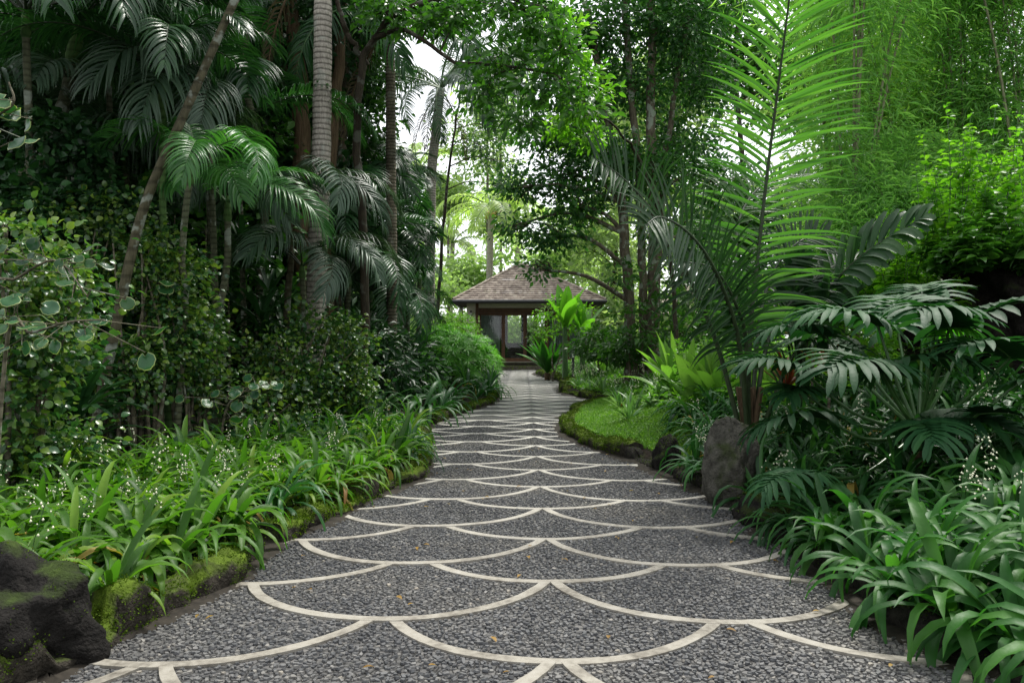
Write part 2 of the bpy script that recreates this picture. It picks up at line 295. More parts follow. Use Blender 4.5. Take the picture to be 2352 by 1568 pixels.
def mat_line():
    m, t, n, l = nt('pale_concrete_strip'); g = n.new('ShaderNodeNewGeometry')
    nz = n.new('ShaderNodeTexNoise'); nz.inputs['Scale'].default_value = 2.6; nz.inputs['Detail'].default_value = 9; nz.inputs['Roughness'].default_value = .7; l(g.outputs['Position'], nz.inputs['Vector'])
    n2 = n.new('ShaderNodeTexNoise'); n2.inputs['Scale'].default_value = 30; n2.inputs['Detail'].default_value = 5; l(g.outputs['Position'], n2.inputs['Vector'])
    a = n.new('ShaderNodeMath'); a.operation = 'MULTIPLY_ADD'; l(n2.outputs[0], a.inputs[0]); a.inputs[1].default_value = .35; l(nz.outputs[0], a.inputs[2])
    sx = n.new('ShaderNodeSeparateXYZ'); l(g.outputs['Position'], sx.inputs[0])
    r = ramp(n, l, a.outputs[0], [(.48, (.075, .066, .05)), (.58, (.15, .135, .11)), (.7, (.24, .222, .185)), (.9, (.3, .285, .25))])
    fy = n.new('ShaderNodeMapRange'); l(sx.outputs[1], fy.inputs[0]); fy.inputs[1].default_value = 5; fy.inputs[2].default_value = 16; fy.inputs[4].default_value = .85  # strips turn paler with distance: the brighter far light is put into the colour
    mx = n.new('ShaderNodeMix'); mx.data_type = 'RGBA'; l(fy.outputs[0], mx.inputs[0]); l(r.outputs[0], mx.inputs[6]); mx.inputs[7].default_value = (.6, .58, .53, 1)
    p = n.new('ShaderNodeBsdfPrincipled'); p.inputs['Roughness'].default_value = .75; l(mx.outputs[2], p.inputs['Base Color'])
    b = n.new('ShaderNodeBump'); b.inputs['Strength'].default_value = .5; b.inputs['Distance'].default_value = .004; l(n2.outputs[0], b.inputs['Height']); l(b.outputs[0], p.inputs['Normal'])
    o = n.new('ShaderNodeOutputMaterial'); l(p.outputs[0], o.inputs[0]); return m

# ------------------------------------------------------------------ path edges and ground
LE = [(60,1568),(127,1553),(239,1489),(414,1407),(547,1333),(612,1275),(640,1250),(700,1226),(786,1184),(903,1128),(970,1100),(985,1060),(983,1010),(993,977),(1062,950),(1128,930),(1144,918),(1138,900),(1129,889),(1141,878),(1134,864),(1140,853),(1160,848)]
RE = [(2340,1568),(2291,1546),(2171,1502),(2050,1442),(1970,1382),(1902,1322),(1850,1275),(1790,1235),(1762,1201),(1730,1178),(1665,1155),(1601,1127),(1529,1093),(1440,1055),(1387,1039),(1325,1015),(1293,997),(1291,977),(1312,950),(1345,934),(1382,925),(1369,921),(1322,912),(1287,903),(1288,889),(1306,882),(1257,869),(1229,861),(1242,848)]
LEg = [G(*p) for p in LE]; REg = [G(*p) for p in RE]
LEg = [np.array([-2.3, 1.5]), np.array([-2.2, 2.6])]+LEg; REg = [np.array([2.4, 1.5]), np.array([2.35, 2.6])]+REg
LEs = resample(LEg, 160); REs = resample(REg, 200)
POLY = np.vstack([LEs, REs[::-1]])
def sdist(P):                                    # signed distance to the path outline, negative inside
    P = np.atleast_2d(P); A = POLY; B = np.roll(POLY, -1, 0)
    out = np.full(len(P), 1e9); ins = np.zeros(len(P), bool)
    for a, b in zip(A, B):
        ab = b-a; t = np.clip(((P-a)@ab)/(ab@ab+1e-12), 0, 1); d = np.linalg.norm(P-a-t[:, None]*ab, axis=1); out = np.minimum(out, d)
        c = (a[1] > P[:, 1]) != (b[1] > P[:, 1])
        with np.errstate(all='ignore'): xi = (b[0]-a[0])*(P[:, 1]-a[1])/(b[1]-a[1])+a[0]
        ins ^= c & (P[:, 0] < xi)
    return np.where(ins, -out, out)
_gx = np.arange(-13, 16.01, .1); _gy = np.arange(0, 48.01, .1); _a, _b = np.meshgrid(_gx, _gy); SG = sdist(np.stack([_a.ravel(), _b.ravel()], 1)).reshape(_a.shape)
def qd(X, Y):
    u = np.clip((np.asarray(X, float)+13)/.1, 0, len(_gx)-1.001); v = np.clip(np.asarray(Y, float)/.1, 0, len(_gy)-1.001); i = u.astype(int); j = v.astype(int); f = u-i; g = v-j
    return (SG[j, i]*(1-f)+SG[j, i+1]*f)*(1-g)+(SG[j+1, i]*(1-f)+SG[j+1, i+1]*f)*g
def sstep(a, b, x): t = np.clip((x-a)/(b-a), 0, 1); return t*t*(3-2*t)
def hgt(X, Y, d=None):
    X = np.atleast_1d(np.asarray(X, float)); Y = np.atleast_1d(np.asarray(Y, float))
    if d is None: d = qd(X, Y)
    cx = .25+.012*Y; right = X > cx
    h = -.03+.15*sstep(.03, .2, d)
    near = 1-sstep(9, 16, Y)
    h = h+np.where(right, (.16+.1*near)*np.clip(d-.5, 0, 5)*sstep(.4, 1.4, d), .05*np.clip(d-1.2, 0, 5))
    return np.where(d > .1, h, np.minimum(h, .1))
def gz(x, y): return float(hgt(x, y)[0])
xs = np.concatenate([np.array([-200, -90, -50, -30, -20, -14]), np.arange(-10, -5, .5), np.arange(-5, 6.5, .1), np.arange(6.5, 12, .5), np.array([14, 20, 30, 50, 90, 200])])
ys = np.concatenate([np.array([-60, -20, -5]), np.arange(0, 12, .1), np.arange(12, 24, .2), np.arange(24, 50, .4), np.array([52, 56, 62, 75, 100, 160, 300, 600])])
gx, gy = np.meshgrid(xs, ys); gh = hgt(gx.ravel(), gy.ravel())
gh = gh+np.array([noise.noise(Vector((a*1.3, b*1.3, 0))) for a, b in zip(gx.ravel(), gy.ravel())])*.03*(gh > .05)
mb = MB(); k = len(xs); i = np.arange(len(ys)-1)[:, None]*k; j = np.arange(k-1)[None]
mb.add(np.stack([gx.ravel(), gy.ravel(), gh], 1), np.stack([i+j, i+j+1, i+k+j+1, i+k+j], -1).reshape(-1, 4))
struct(mb.obj('ground', M['soil']))
# path sheet, a strip between the two edges
mb = MB(); ny = 140; yy = np.concatenate([np.linspace(1.5, 12, 70), np.linspace(12.3, 43.4, 69)])
def edge_x(E, y, fn):
    c = [p[0]+(q[0]-p[0])*(y-p[1])/(q[1]-p[1]) for p, q in zip(E[:-1], E[1:]) if min(p[1], q[1]) <= y <= max(p[1], q[1]) and p[1] != q[1]]
    return fn(c) if c else None
rows = []
for y in yy:
    a = edge_x(LEs, y, min); b = edge_x(REs, y, max)
    a = LEs[-1][0] if a is None else a; b = REs[-1][0] if b is None else b
    rows.append([(a-.06+(b-a+.12)*t, y, .012*0) for t in np.linspace(0, 1, 9)])
V = np.array(rows).reshape(-1, 3); i = np.arange(len(yy)-1)[:, None]*9; j = np.arange(8)[None]
mb.add(V, np.stack([i+j, i+j+1, i+9+j+1, i+9+j], -1).reshape(-1, 4))
pathob = struct(mb.obj('path', mat_gravelbase()))
# scalloped concrete strips
R0, PP = .955, .945
AX = lambda y: .17+.0155*y
kk = np.arange(-2, 38); arcs = []
for q in kk:
    b = 3.87+1.078*q if q >= 1 else (3.72 if q == 0 else 3.72+1.15*q)
    b2 = b+.54-.15 if q != 0 else 4.26
    if q < 0: b2 = b+.5
    arcs.append((0, b)); arcs += [(2, b-.02), (-2, b-.05)]; arcs += [(1, b2-.03), (-1, b2+.02)]; 
    arcs += [(3, b2), (-3, b2)]
mb = MB(); arcpts = []
for c, b in arcs:
    c0 = (AX(b)+c*PP+.0078*R0, b+R0); ends_ = []
    for sg_ in (-1, 1):
        e_ = 66*PI/180
        for q_ in np.radians(np.arange(48, 84, .5)):
            x_, y_ = c0[0]+sg_*R0*math.sin(q_), c0[1]-R0*math.cos(q_); hit = False
            for c2, b2_ in arcs:
                if abs(c2-c) == 1 and b2_ > b+.1 and b2_ < b+1.3:
                    dx_, dy_ = x_-(AX(b2_)+c2*PP+.0078*R0), y_-(b2_+R0)
                    if dy_ < 0 and abs(math.hypot(dx_, dy_)-R0) < .012: hit = True
            e_ = q_
            if hit: break
        ends_.append(e_ if hit else 66*PI/180)
    ph = np.linspace(-ends_[0], ends_[1], 45)
    X = AX(b)+c*PP+R0*np.sin(ph)+.0155*R0*(1-np.cos(ph)); Y = b+R0*(1-np.cos(ph))
    wob = np.array([noise.noise(Vector((x*1.5, y*1.5, 3))) for x, y in zip(X, Y)])*.02; Y = Y+wob
    P = np.stack([X, Y], 1); T = unit(np.gradient(P, axis=0)); Nn = np.stack([-T[:, 1], T[:, 0]], 1)
    wd = .031+.004*np.array([noise.noise(Vector((x*7, y*7, 9))) for x, y in zip(X, Y)])+.003*rs.rand(len(X)); wd = wd*(1+.45*sstep(8, 22, Y))
    A = P-Nn*wd[:, None]; B = P+Nn*wd[:, None]
    arcpts.append(P)
    dA = sdist(P); keep = dA < .16
    zz = .010+.0013*((c+4) % 4)+.0005*rs.rand()
    V = np.concatenate([np.c_[A, np.full(len(A), -.01)], np.c_[A, np.full(len(A), zz)], np.c_[B, np.full(len(A), zz)], np.c_[B, np.full(len(A), -.01)]])
    m_ = len(P); F = []
    for s in range(m_-1):
        if keep[s] and keep[s+1]:
            for r_ in range(3): F.append([r_*m_+s, r_*m_+s+1, (r_+1)*m_+s+1, (r_+1)*m_+s])
    if F: mb.add(V, F)
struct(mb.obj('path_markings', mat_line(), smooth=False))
# dirt gathered along the kerbs
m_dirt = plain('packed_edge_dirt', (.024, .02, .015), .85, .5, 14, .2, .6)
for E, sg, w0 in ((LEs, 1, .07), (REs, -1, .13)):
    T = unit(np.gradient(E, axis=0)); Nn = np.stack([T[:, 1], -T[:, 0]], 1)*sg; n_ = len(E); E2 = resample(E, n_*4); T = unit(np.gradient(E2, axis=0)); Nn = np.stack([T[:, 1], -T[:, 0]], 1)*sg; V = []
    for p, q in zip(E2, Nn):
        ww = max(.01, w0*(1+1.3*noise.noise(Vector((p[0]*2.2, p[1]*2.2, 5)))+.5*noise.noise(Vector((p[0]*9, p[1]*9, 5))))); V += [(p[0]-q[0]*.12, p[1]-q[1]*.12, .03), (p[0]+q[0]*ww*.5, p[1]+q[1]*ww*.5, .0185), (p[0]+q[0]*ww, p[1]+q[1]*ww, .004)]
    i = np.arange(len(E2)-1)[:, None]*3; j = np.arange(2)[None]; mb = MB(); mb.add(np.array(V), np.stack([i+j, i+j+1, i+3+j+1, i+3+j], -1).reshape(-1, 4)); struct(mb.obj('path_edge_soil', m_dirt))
# slate chips
allarc = np.vstack(arcpts)
from mathutils import kdtree
kd = kdtree.KDTree(len(allarc))
for i_, p in enumerate(allarc): kd.insert((p[0], p[1], 0), i_)
kd.balance()
pit = .033; cx_ = []; y = 3.0
while y < 15:
    step = pit*(1 if y < 8 else 1.15)
    for x in np.arange(-2.6, 3.2, step): cx_.append((x+random.uniform(-.4, .4)*step, y+random.uniform(-.4, .4)*step))
    y += step*.92
cp = np.array(cx_); cp = cp[qd(cp[:, 0], cp[:, 1]) < .03]
cp = np.array([p for p in cp if kd.find((p[0], p[1], 0))[2] > .047])
mb = MB()
grp = rs.randint(0, 7, len(cp))
for g_ in range(7):
    P = cp[grp == g_]; n_ = len(P); kx = 5 if g_ % 2 else 6
    an = np.sort(rs.rand(kx)*.7+np.arange(kx))*2*PI/kx; rr = .5+.5*rs.rand(kx); el = .55+.4*rs.rand()
    top = np.stack([np.cos(an)*rr*.78, np.sin(an)*rr*el*.78, np.full(kx, .3)+.22*rs.rand(kx)], 1); bot = np.stack([np.cos(an)*rr, np.sin(an)*rr*el, np.full(kx, -.35)], 1)
    TV = np.vstack([top, bot]); TF = [(np.arange(kx)[None], 0), (np.array([[kx+i, kx+(i+1) % kx, (i+1) % kx, i] for i in range(kx)]), 0)]
    D = np.stack([np.cos(rs.rand(n_)*9), np.sin(rs.rand(n_)*9), rs.normal(size=n_)*.09], 1); N = np.c_[rs.normal(size=(n_, 2))*.12, np.ones(n_)]
    Mx = frames(D, N)*(.014+.012*rs.rand(n_)**1.5)[:, None, None]*np.array([1, 1, .62])
    mb.inst(TV, TF, Mx, np.c_[P, .002+.005*rs.rand(n_)])
o = mb.obj('gravel', mat_chip(), smooth=False); o['kind'] = 'stuff'; o['label'] = 'dark slate chips set between the pale scallops of the path'

# ------------------------------------------------------------------ kerbs and rocks
def tufts(o, n, size, thr=.55, seed=0):
    me = o.data; m_ = len(me.polygons); cen = np.zeros(m_*3); nor = np.zeros(m_*3); ar = np.zeros(m_)
    me.polygons.foreach_get('center', cen); me.polygons.foreach_get('normal', nor); me.polygons.foreach_get('area', ar); cen = cen.reshape(-1, 3); nor = nor.reshape(-1, 3)
    rng = np.random.RandomState(seed); i = rng.choice(m_, n*2, p=ar/ar.sum()); p = cen[i]+rng.normal(size=(len(i), 3))*.02; L_ = np.array(o.location)
    q = np.array([noise.noise(Vector((v+L_)*4.2))+.5*noise.noise(Vector((v+L_)*13)) for v in p])*.75+np.abs(nor[i][:, 2])*.35
    ok = (q > thr-.45) & (p[:, 2]+L_[2] > .02); p = cen[i][ok]+(p-cen[i])[ok]*.8; nn = nor[i][ok]
    if not len(p): return
    nn = nn*np.where(nn[:, 2] < -.2, -1, 1)[:, None]; mb = MB(); n_ = len(p)
    put(mb, LEAF_S, p-nn*.002, unit(nn*.7+rng.normal(size=(n_, 3))*.8), unit(rng.normal(size=(n_, 3))+np.array([0, 0, .6])), size*(.6+.8*rng.rand(n_)), .7)
    mb.obj('moss', M['mosstuft'], o)
def kerb(name, pts, width, height, label, side, seed=0, seglen=.55):
    P = np.array(pts); L = np.linalg.norm(np.diff(P, axis=0), axis=1); s = np.r_[0, np.cumsum(L)]; n = max(8, int(s[-1]/.045))
    u = np.linspace(0, s[-1], n); X = np.interp(u, s, P[:, 0]); Y = np.interp(u, s, P[:, 1]); Q = np.stack([X, Y], 1)
    for _ in range(3): Q[1:-1] = (Q[:-2]+Q[1:-1]*2+Q[2:])/4
    T = unit(np.gradient(Q, axis=0)); Nn = np.stack([T[:, 1], -T[:, 0]], 1)*side
    rng = np.random.RandomState(seed); nb = int(s[-1]/seglen)+2; hb = height*(1+.25*rng.normal(size=nb)); ob = rng.normal(size=nb)*.025; cuts = np.cumsum(seglen*(.6+.8*rng.rand(nb)))
    sec = [(0, 0), (-.01, .3), (-.015, .6), (.0, .82), (.035, .94), (.09, 1), (.5, 1.03), (.9, .98), (1, .9), (1.02, .5), (1.02, -.2)]
    m_ = len(sec); V = np.zeros((n, m_, 3))
    for i in range(n):
        b = int(np.searchsorted(cuts, u[i])) % nb; e = min(abs(u[i]-c) for c in cuts); gr = math.exp(-(e/.03)**2)*.05
        for j_, (a, h) in enumerate(sec):
            aa = a*width if a > .2 else a*.8
            x, y = Q[i]+Nn[i]*(aa+ob[b]+(gr if a < .2 else 0)); z = h*hb[b]-gr*(h > .8)*.9
            q = noise.noise(Vector((x*6, y*6, z*6+seed)))*.04+noise.noise(Vector((x*17, y*17, z*17)))*.028+noise.noise(Vector((x*40, y*40, z*40)))*.012
            V[i, j_] = (x-Nn[i][0]*q*(a < .3), y-Nn[i][1]*q*(a < .3), z+q*(h > .7)-(0.03 if h <= 0 else 0))
    i = np.arange(n-1)[:, None]*m_; j = np.arange(m_-1)[None]
    F = np.stack([i+j, i+j+1, i+m_+j+1, i+m_+j], -1).reshape(-1, 4)
    if side < 0: F = F[:, ::-1]
    mb = MB(); mb.add(V.reshape(-1, 3), F)
    mb.add(V[0], np.arange(m_)[None]); mb.add(V[-1], np.arange(m_)[None])
    o = mb.obj(name, M['kerbdark'] if 'dark' in label.split()[:1] else M['stonemoss']); tag(o, label, 'kerb')
    tufts(o, (int(2600*s[-1]) if s[-1] < 12 else int(900*s[-1]))//(5 if 'dark' in label.split()[:1] else 1), .013 if s[-1] < 6 else .018, seed=seed); return o
def g2(L_): return [G(*p) for p in L_]
kerb('stone_kerb', [(-2.3, 1.6), (-2.25, 2.6)]+g2(LE[:6]), .2, .17, 'nearest low mossy stone kerb, under the strap leaves left of the path', -1, 1, .38)
kerb('stone_kerb', g2(LE[6:13]), .22, .15, 'left kerb with a bright moss top curving round the bed to a blunt corner', -1, 2)
kerb('stone_kerb', g2(LE[13:18]), .2, .14, 'further left kerb below the dark drooping leaves before the fine leaved bush', -1, 3)
kerb('stone_kerb', g2(LE[18:23]), .35, .2, 'farthest left kerb, a short mossy bulge by the steps', -1, 4)
kerb('stone_kerb', [(2.4, 1.6), (2.37, 2.6)]+g2(RE[:9]), .16, .11, 'dark kerb hidden under the strap leaves right of the path', 1, 5)
kerb('stone_kerb', g2(RE[9:14]), .18, .12, 'dark kerb stones running behind the brown boulder', 1, 6)
kerb('stone_kerb', g2(RE[13:21]), .24, .14, 'broad kerb with yellow green moss rounding the small lawn', 1, 7, .8)
kerb('stone_kerb', g2(RE[21:25]), .26, .14, 'short mossy kerb beyond the small lawn', 1, 8)
kerb('stone_kerb', g2(RE[24:28]), .4, .18, 'farthest right kerb by the nest fern near the steps', 1, 9)

def rock(name, c, r, label, mat, seed, rough=.3, sub=4, cat='boulder'):
    import bmesh
    bm = bmesh.new(); bmesh.ops.create_icosphere(bm, subdivisions=sub, radius=1)
    off = Vector((seed*7.3, seed*3.1, 0))
    for v in bm.verts:
        d = v.co.copy(); q = 1+rough*(noise.noise(d*1.1+off)*1.2+noise.noise(d*2.6+off)*.5+noise.noise(d*6+off)*.2+abs(noise.noise(d*9+off))*-.2+noise.noise(d*18+off)*.09+noise.noise(d*36+off)*.05)
        cel = noise.cell(d*1.7+off)*.0
        v.co = Vector((d.x*r[0], d.y*r[1], d.z*r[2]))*q
        if v.co.z < -r[2]*.7: v.co.z = -r[2]*.7
    me = bpy.data.meshes.new(name); bm.to_mesh(me); bm.free(); me.materials.append(mat)
    for p in me.polygons: p.use_smooth = True
    o = bpy.data.objects.new(name, me); C.objects.link(o); o.location = tuple(c); tag(o, label, cat)
    tufts(o, 2500 if mat is M['rockmoss'] else 900, .011, .7, seed); return o
rock('boulder', (-2.36, 3.72, .12), (.38, .34, .36), 'black boulder crusted with moss at the bottom left corner', M['rockmoss'], 1, .35, 5)
b = W(1668, 1066, 7.3); rock('boulder', (b[0]+.06, 7.35, .3), (.25, .28, .43), 'upright brown boulder standing at the right edge of the path', M['rock'], 5, .28, 5)
b = W(1523, 1040, 9.2); rock('boulder', (b[0]+.05, 9.3, .13), (.17, .22, .26), 'small dark mossy rock where the lawn kerb ends', M['rockmoss'], 3, .3)
b = W(1720, 1175, 6.7); rock('boulder', (b[0]+.15, 6.6, .05), (.3, .25, .16), 'flat dark rock under the strap leaves in front of the brown boulder', M['rockmoss'], 4, .3)
rock('boulder', (-2.75, 3.1, .08), (.35, .35, .16), 'flat black rock lying below the mossy boulder', M['rockmoss'], 6, .3)

# ------------------------------------------------------------------ strap leaf clumps
def strap_mesh(n, L, w, droop, mat, seed, dead=.05, broad=0, lean=(0, 0)):
    global rs
    keep = rs; rs = np.random.RandomState(seed); mb = MB()
    az = rs.rand(n)*2*PI; el = np.radians(30+48*rs.rand(n)); D = np.stack([np.cos(az)*np.cos(el)+lean[0], np.sin(az)*np.cos(el)+lean[1], np.sin(el)], 1)
    P = np.stack([np.cos(az)*.04*rs.rand(n), np.sin(az)*.04*rs.rand(n), rs.rand(n)*.05], 1)
    nd = rs.rand(n) < dead; Ls = L*(.6+.5*rs.rand(n)); G_ = droop*(.6+.8*rs.rand(n))
    pr = [.3, .45, .85, 1, .85, .5, 0] if not broad else [.25, .7, 1, 1, .8, .5, 0]
    for mask, mi in ((~nd, 0), (nd, 1)):
        if mask.any(): blades(mb, P[mask], D[mask], Ls[mask], w*(.75+.5*rs.rand(mask.sum())), G_[mask]*(1+mi*.6), 8, pr, .22, mi=mi)
    rs = keep
    return mb.mesh('strap_leaves', [mat, M['dead']])
def stalk_mesh(h, seed):
    rng = np.random.RandomState(seed); mb = MB(); d = rng.normal(size=2)*.12
    P = resample([(0, 0, 0), (d[0]*.4, d[1]*.4, h*.55), (d[0], d[1], h)], 6); tube(mb, P, .003, 4)
    oct_ = np.array([[1, 0, 0], [-1, 0, 0], [0, 1, 0], [0, -1, 0], [0, 0, 1.2], [0, 0, -1.2]]); of = [[0, 2, 4], [2, 1, 4], [1, 3, 4], [3, 0, 4], [2, 0, 5], [1, 2, 5], [3, 1, 5], [0, 3, 5]]
    for _ in range(13):
        t = .68+.32*rng.rand(); p = np.array([d[0]*t, d[1]*t, h*t]); q = p+rng.normal(size=3)*np.array([.03, .03, .02])
        tube(mb, [p, q], .0012, 3); mb.add(oct_*(.006+.004*rng.rand())+q, of, 1)
    return mb.mesh('flower_stalk', [M['petiole'], M['bud']])
STR = [strap_mesh(28, .66, .06, 2.6, M['strap'], 10+i, .07) for i in range(7)]
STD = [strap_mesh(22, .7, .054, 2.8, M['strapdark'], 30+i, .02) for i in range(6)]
STB = [strap_mesh(28, .74, .066, 3.0, M['strapnear'], 50+i, .015) for i in range(5)]
STK = [stalk_mesh(.55, 70+i) for i in range(5)]
def clump(x, y, ms, name, label, group, sc=1, stalks=0, rz=None, tilt=(0, 0), dz=0, pname='foliage'):
    z = gz(x, y)+dz; o = empty(name, (x, y, z), label, 'plant', group, random.uniform(0, 6.28) if rz is None else rz)
    o.rotation_mode = 'ZYX'; o.rotation_euler = (tilt[0], tilt[1], o.rotation_euler[2]); o.scale = (sc,)*3
    part(pname, random.choice(ms), o)
    for _ in range(stalks): part('flower_stalk', random.choice(STK), o, Matrix.Translation((random.uniform(-.1, .1), random.uniform(-.1, .1), 0))@Matrix.Rotation(random.uniform(0, 6), 4, 'Z'))
    return o
def poisson(n, fx, fy, test, dmin, tries=8000):
    out = []
    for _ in range(tries):
        x = random.uniform(*fx); y = random.uniform(*fy)
        if all((x-a)**2+(y-b)**2 > dmin*dmin for a, b in out) and test(x, y): out.append((x, y))
        if len(out) >= n: break
    return out
_sd = {}
def sd(x, y): return float(qd([x], [y])[0])
def lx(y): return float(np.interp(y, LEs[:, 1], LEs[:, 0]))
pts = poisson(285, (-6.5, -.4), (3.7, 12.2), lambda x, y: x < lx(y)-.12 and (.2 if y < 5 else .24) < sd(x, y) < (1.3+.14*y if y < 9 else 2.0) and (x > -3.9-.1*y) and not (x < -2.05 and y < 4.2), .235)
for x, y in pts:
    d = sd(x, y); edge = d < .45
    lab = 'arching strap leaved plant spilling over the mossy kerb in the left bed' if edge else ('strap leaved plant with tiny white buds in the middle of the left bed' if d < 1.3 else 'taller strap leaved plant at the back of the left bed below the hedge')
    clump(x, y, STR if random.random() < (.93 if y < 9 else .5) else STD, 'strap_leaf_plant', lab, 'edge plants of the left bed' if edge else ('middle plants of the left bed' if d < 1.3 else 'back plants of the left bed'), random.uniform(.72, 1.05), 0 if edge else random.choice([0, 0, 0, 1, 1]), tilt=(0, .22 if edge else 0))
rx = lambda y: float(np.interp(y, REs[:, 1], REs[:, 0]))
pts = poisson(200, (.6, 8), (2.9, 11.5), lambda x, y: x > rx(y)+.1 and .1 < sd(x, y) < 3.6 and x < .66*y+.6 and not ((x-1.97)**2+(y-7.35)**2 < .16) and not (8.9 < y and x < 2.4), .265)
for x, y in pts:
    d = sd(x, y); near = y < 5.6
    if near: clump(x, y, STB, 'strap_leaf_plant', 'glossy arching strap leaved plant overhanging the near right edge of the path', 'near right strap leaved plants', random.uniform(.75, 1.05), random.choice([1, 2, 3]) if d > .8 else 0, tilt=(.1, -.35 if d < .6 else -.15))
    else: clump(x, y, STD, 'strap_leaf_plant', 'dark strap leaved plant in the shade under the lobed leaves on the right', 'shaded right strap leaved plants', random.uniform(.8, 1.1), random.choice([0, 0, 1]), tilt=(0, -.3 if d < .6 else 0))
pts = poisson(34, (-4, -.3), (13, 26), lambda x, y: x < lx(y)-.1 and .2 < sd(x, y) < 2.2, .6)
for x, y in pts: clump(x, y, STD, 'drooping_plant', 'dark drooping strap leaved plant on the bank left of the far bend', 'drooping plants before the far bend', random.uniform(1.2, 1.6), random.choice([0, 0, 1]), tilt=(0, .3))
pts = poisson(120, (1.1, 9), (13.5, 34), lambda x, y: x > rx(y)+.2 and .35 < sd(x, y) < 4 and not (y < 19 and sd(x, y) < 1.5 and x < 3.0), .46)
WH = [strap_mesh(16, .45, .05, .9, leafmat('pale_upright_leaf', [(.05, .13, .04), (.1, .2, .07), (.2, .3, .14)], .4, .3), 90+i, .02) for i in range(4)]
STK2 = STK
for x, y in pts: clump(x, y, WH, 'upright_leaf_plant', 'small pale upright plant with white sprays in the bed right of the path', 'pale upright plants of the right bed', random.uniform(.8, 1.3), random.choice([1, 2, 3]))
for px, py, Y in ((1445, 985, 13.0), (1460, 960, 14.0), (1425, 930, 15.5), (1500, 950, 14)):
    p = W(px, py, Y); clump(p[0], Y, WH, 'upright_leaf_plant', 'upright pale leaved plant growing out of the small lawn', 'upright plants at the lawn', 1.15, 1)

# grass patch and ground cover
mb = MB(); n_ = 90000; X = rs.uniform(.4, 4.6, n_); Y = rs.uniform(9.2, 20.5, n_); d = qd(X, Y); rxx = np.interp(Y, REs[:, 1], REs[:, 0])
ok = (X > rxx) & (d > .25) & (d < 2.1) & (X < 3.2); X, Y, d = X[ok], Y[ok], d[ok]; Z = hgt(X, Y, d); n_ = len(X)
D = np.stack([rs.normal(size=n_)*.5, rs.normal(size=n_)*.5, np.ones(n_)], 1)
blades(mb, np.stack([X, Y, Z], 1), D, .05+.05*rs.rand(n_), .011, .8, 2, [1, .8, 0], .1, N0=rnd(n_))
put(mb, LEAF_S, np.stack([X, Y, Z+.03], 1)[::2], unit(np.c_[rs.normal(size=(len(X[::2]), 2)), .3*np.ones(len(X[::2]))]), unit(np.c_[rs.normal(size=(len(X[::2]), 2))*.5, np.ones(len(X[::2]))]), .05, .6)
o = mb.obj('grass', M['grass']); o['kind'] = 'stuff'; o['label'] = 'short bright grass of the small lawn inside the curved kerb'
mb = MB(); n_ = 60000; X = rs.uniform(1.2, 10, n_); Y = rs.uniform(9.5, 38, n_); d = qd(X, Y); rxx = np.interp(Y, REs[:, 1], REs[:, 0])
ok = (X > rxx) & (d > .4) & ((Y > 19) | (d > 1.6)); X, Y, d = X[ok], Y[ok], d[ok]; Z = hgt(X, Y, d)+rs.rand(len(X))*(.15+.4*sstep(1.2, 2.5, d))*(1+.5*np.sin(X*3)*np.cos(Y*1.7)); n_ = len(X)
D = unit(np.stack([rs.normal(size=n_), rs.normal(size=n_), .6*rs.rand(n_)], 1)); put(mb, LEAF_S, np.stack([X, Y, Z], 1), D, np.c_[rs.normal(size=(n_, 2))*.4, np.ones(n_)], .09+.09*rs.rand(n_), .55)
o = mb.obj('ground_cover', M['ground']); o['kind'] = 'stuff'; o['label'] = 'low leafy ground cover spreading over the right bed'
mb = MB(); n_ = 9000; X = rs.uniform(-9, -1, n_); Y = rs.uniform(8, 40, n_); d = qd(X, Y); lxx = np.interp(Y, LEs[:, 1], LEs[:, 0])
ok = (X < lxx) & (d > 1.2); X, Y, d = X[ok], Y[ok], d[ok]; Z = hgt(X, Y, d)+rs.rand(len(X))*.4; n_ = len(X)
D = unit(np.stack([rs.normal(size=n_), rs.normal(size=n_), .4*rs.rand(n_)], 1)); put(mb, LEAF_S, np.stack([X, Y, Z], 1), D, np.c_[rs.normal(size=(n_, 2))*.4, np.ones(n_)], .12+.1*rs.rand(n_), .5)
o = mb.obj('undergrowth', M['dark']); o['kind'] = 'stuff'; o['label'] = 'dark leafy undergrowth behind the left bed'

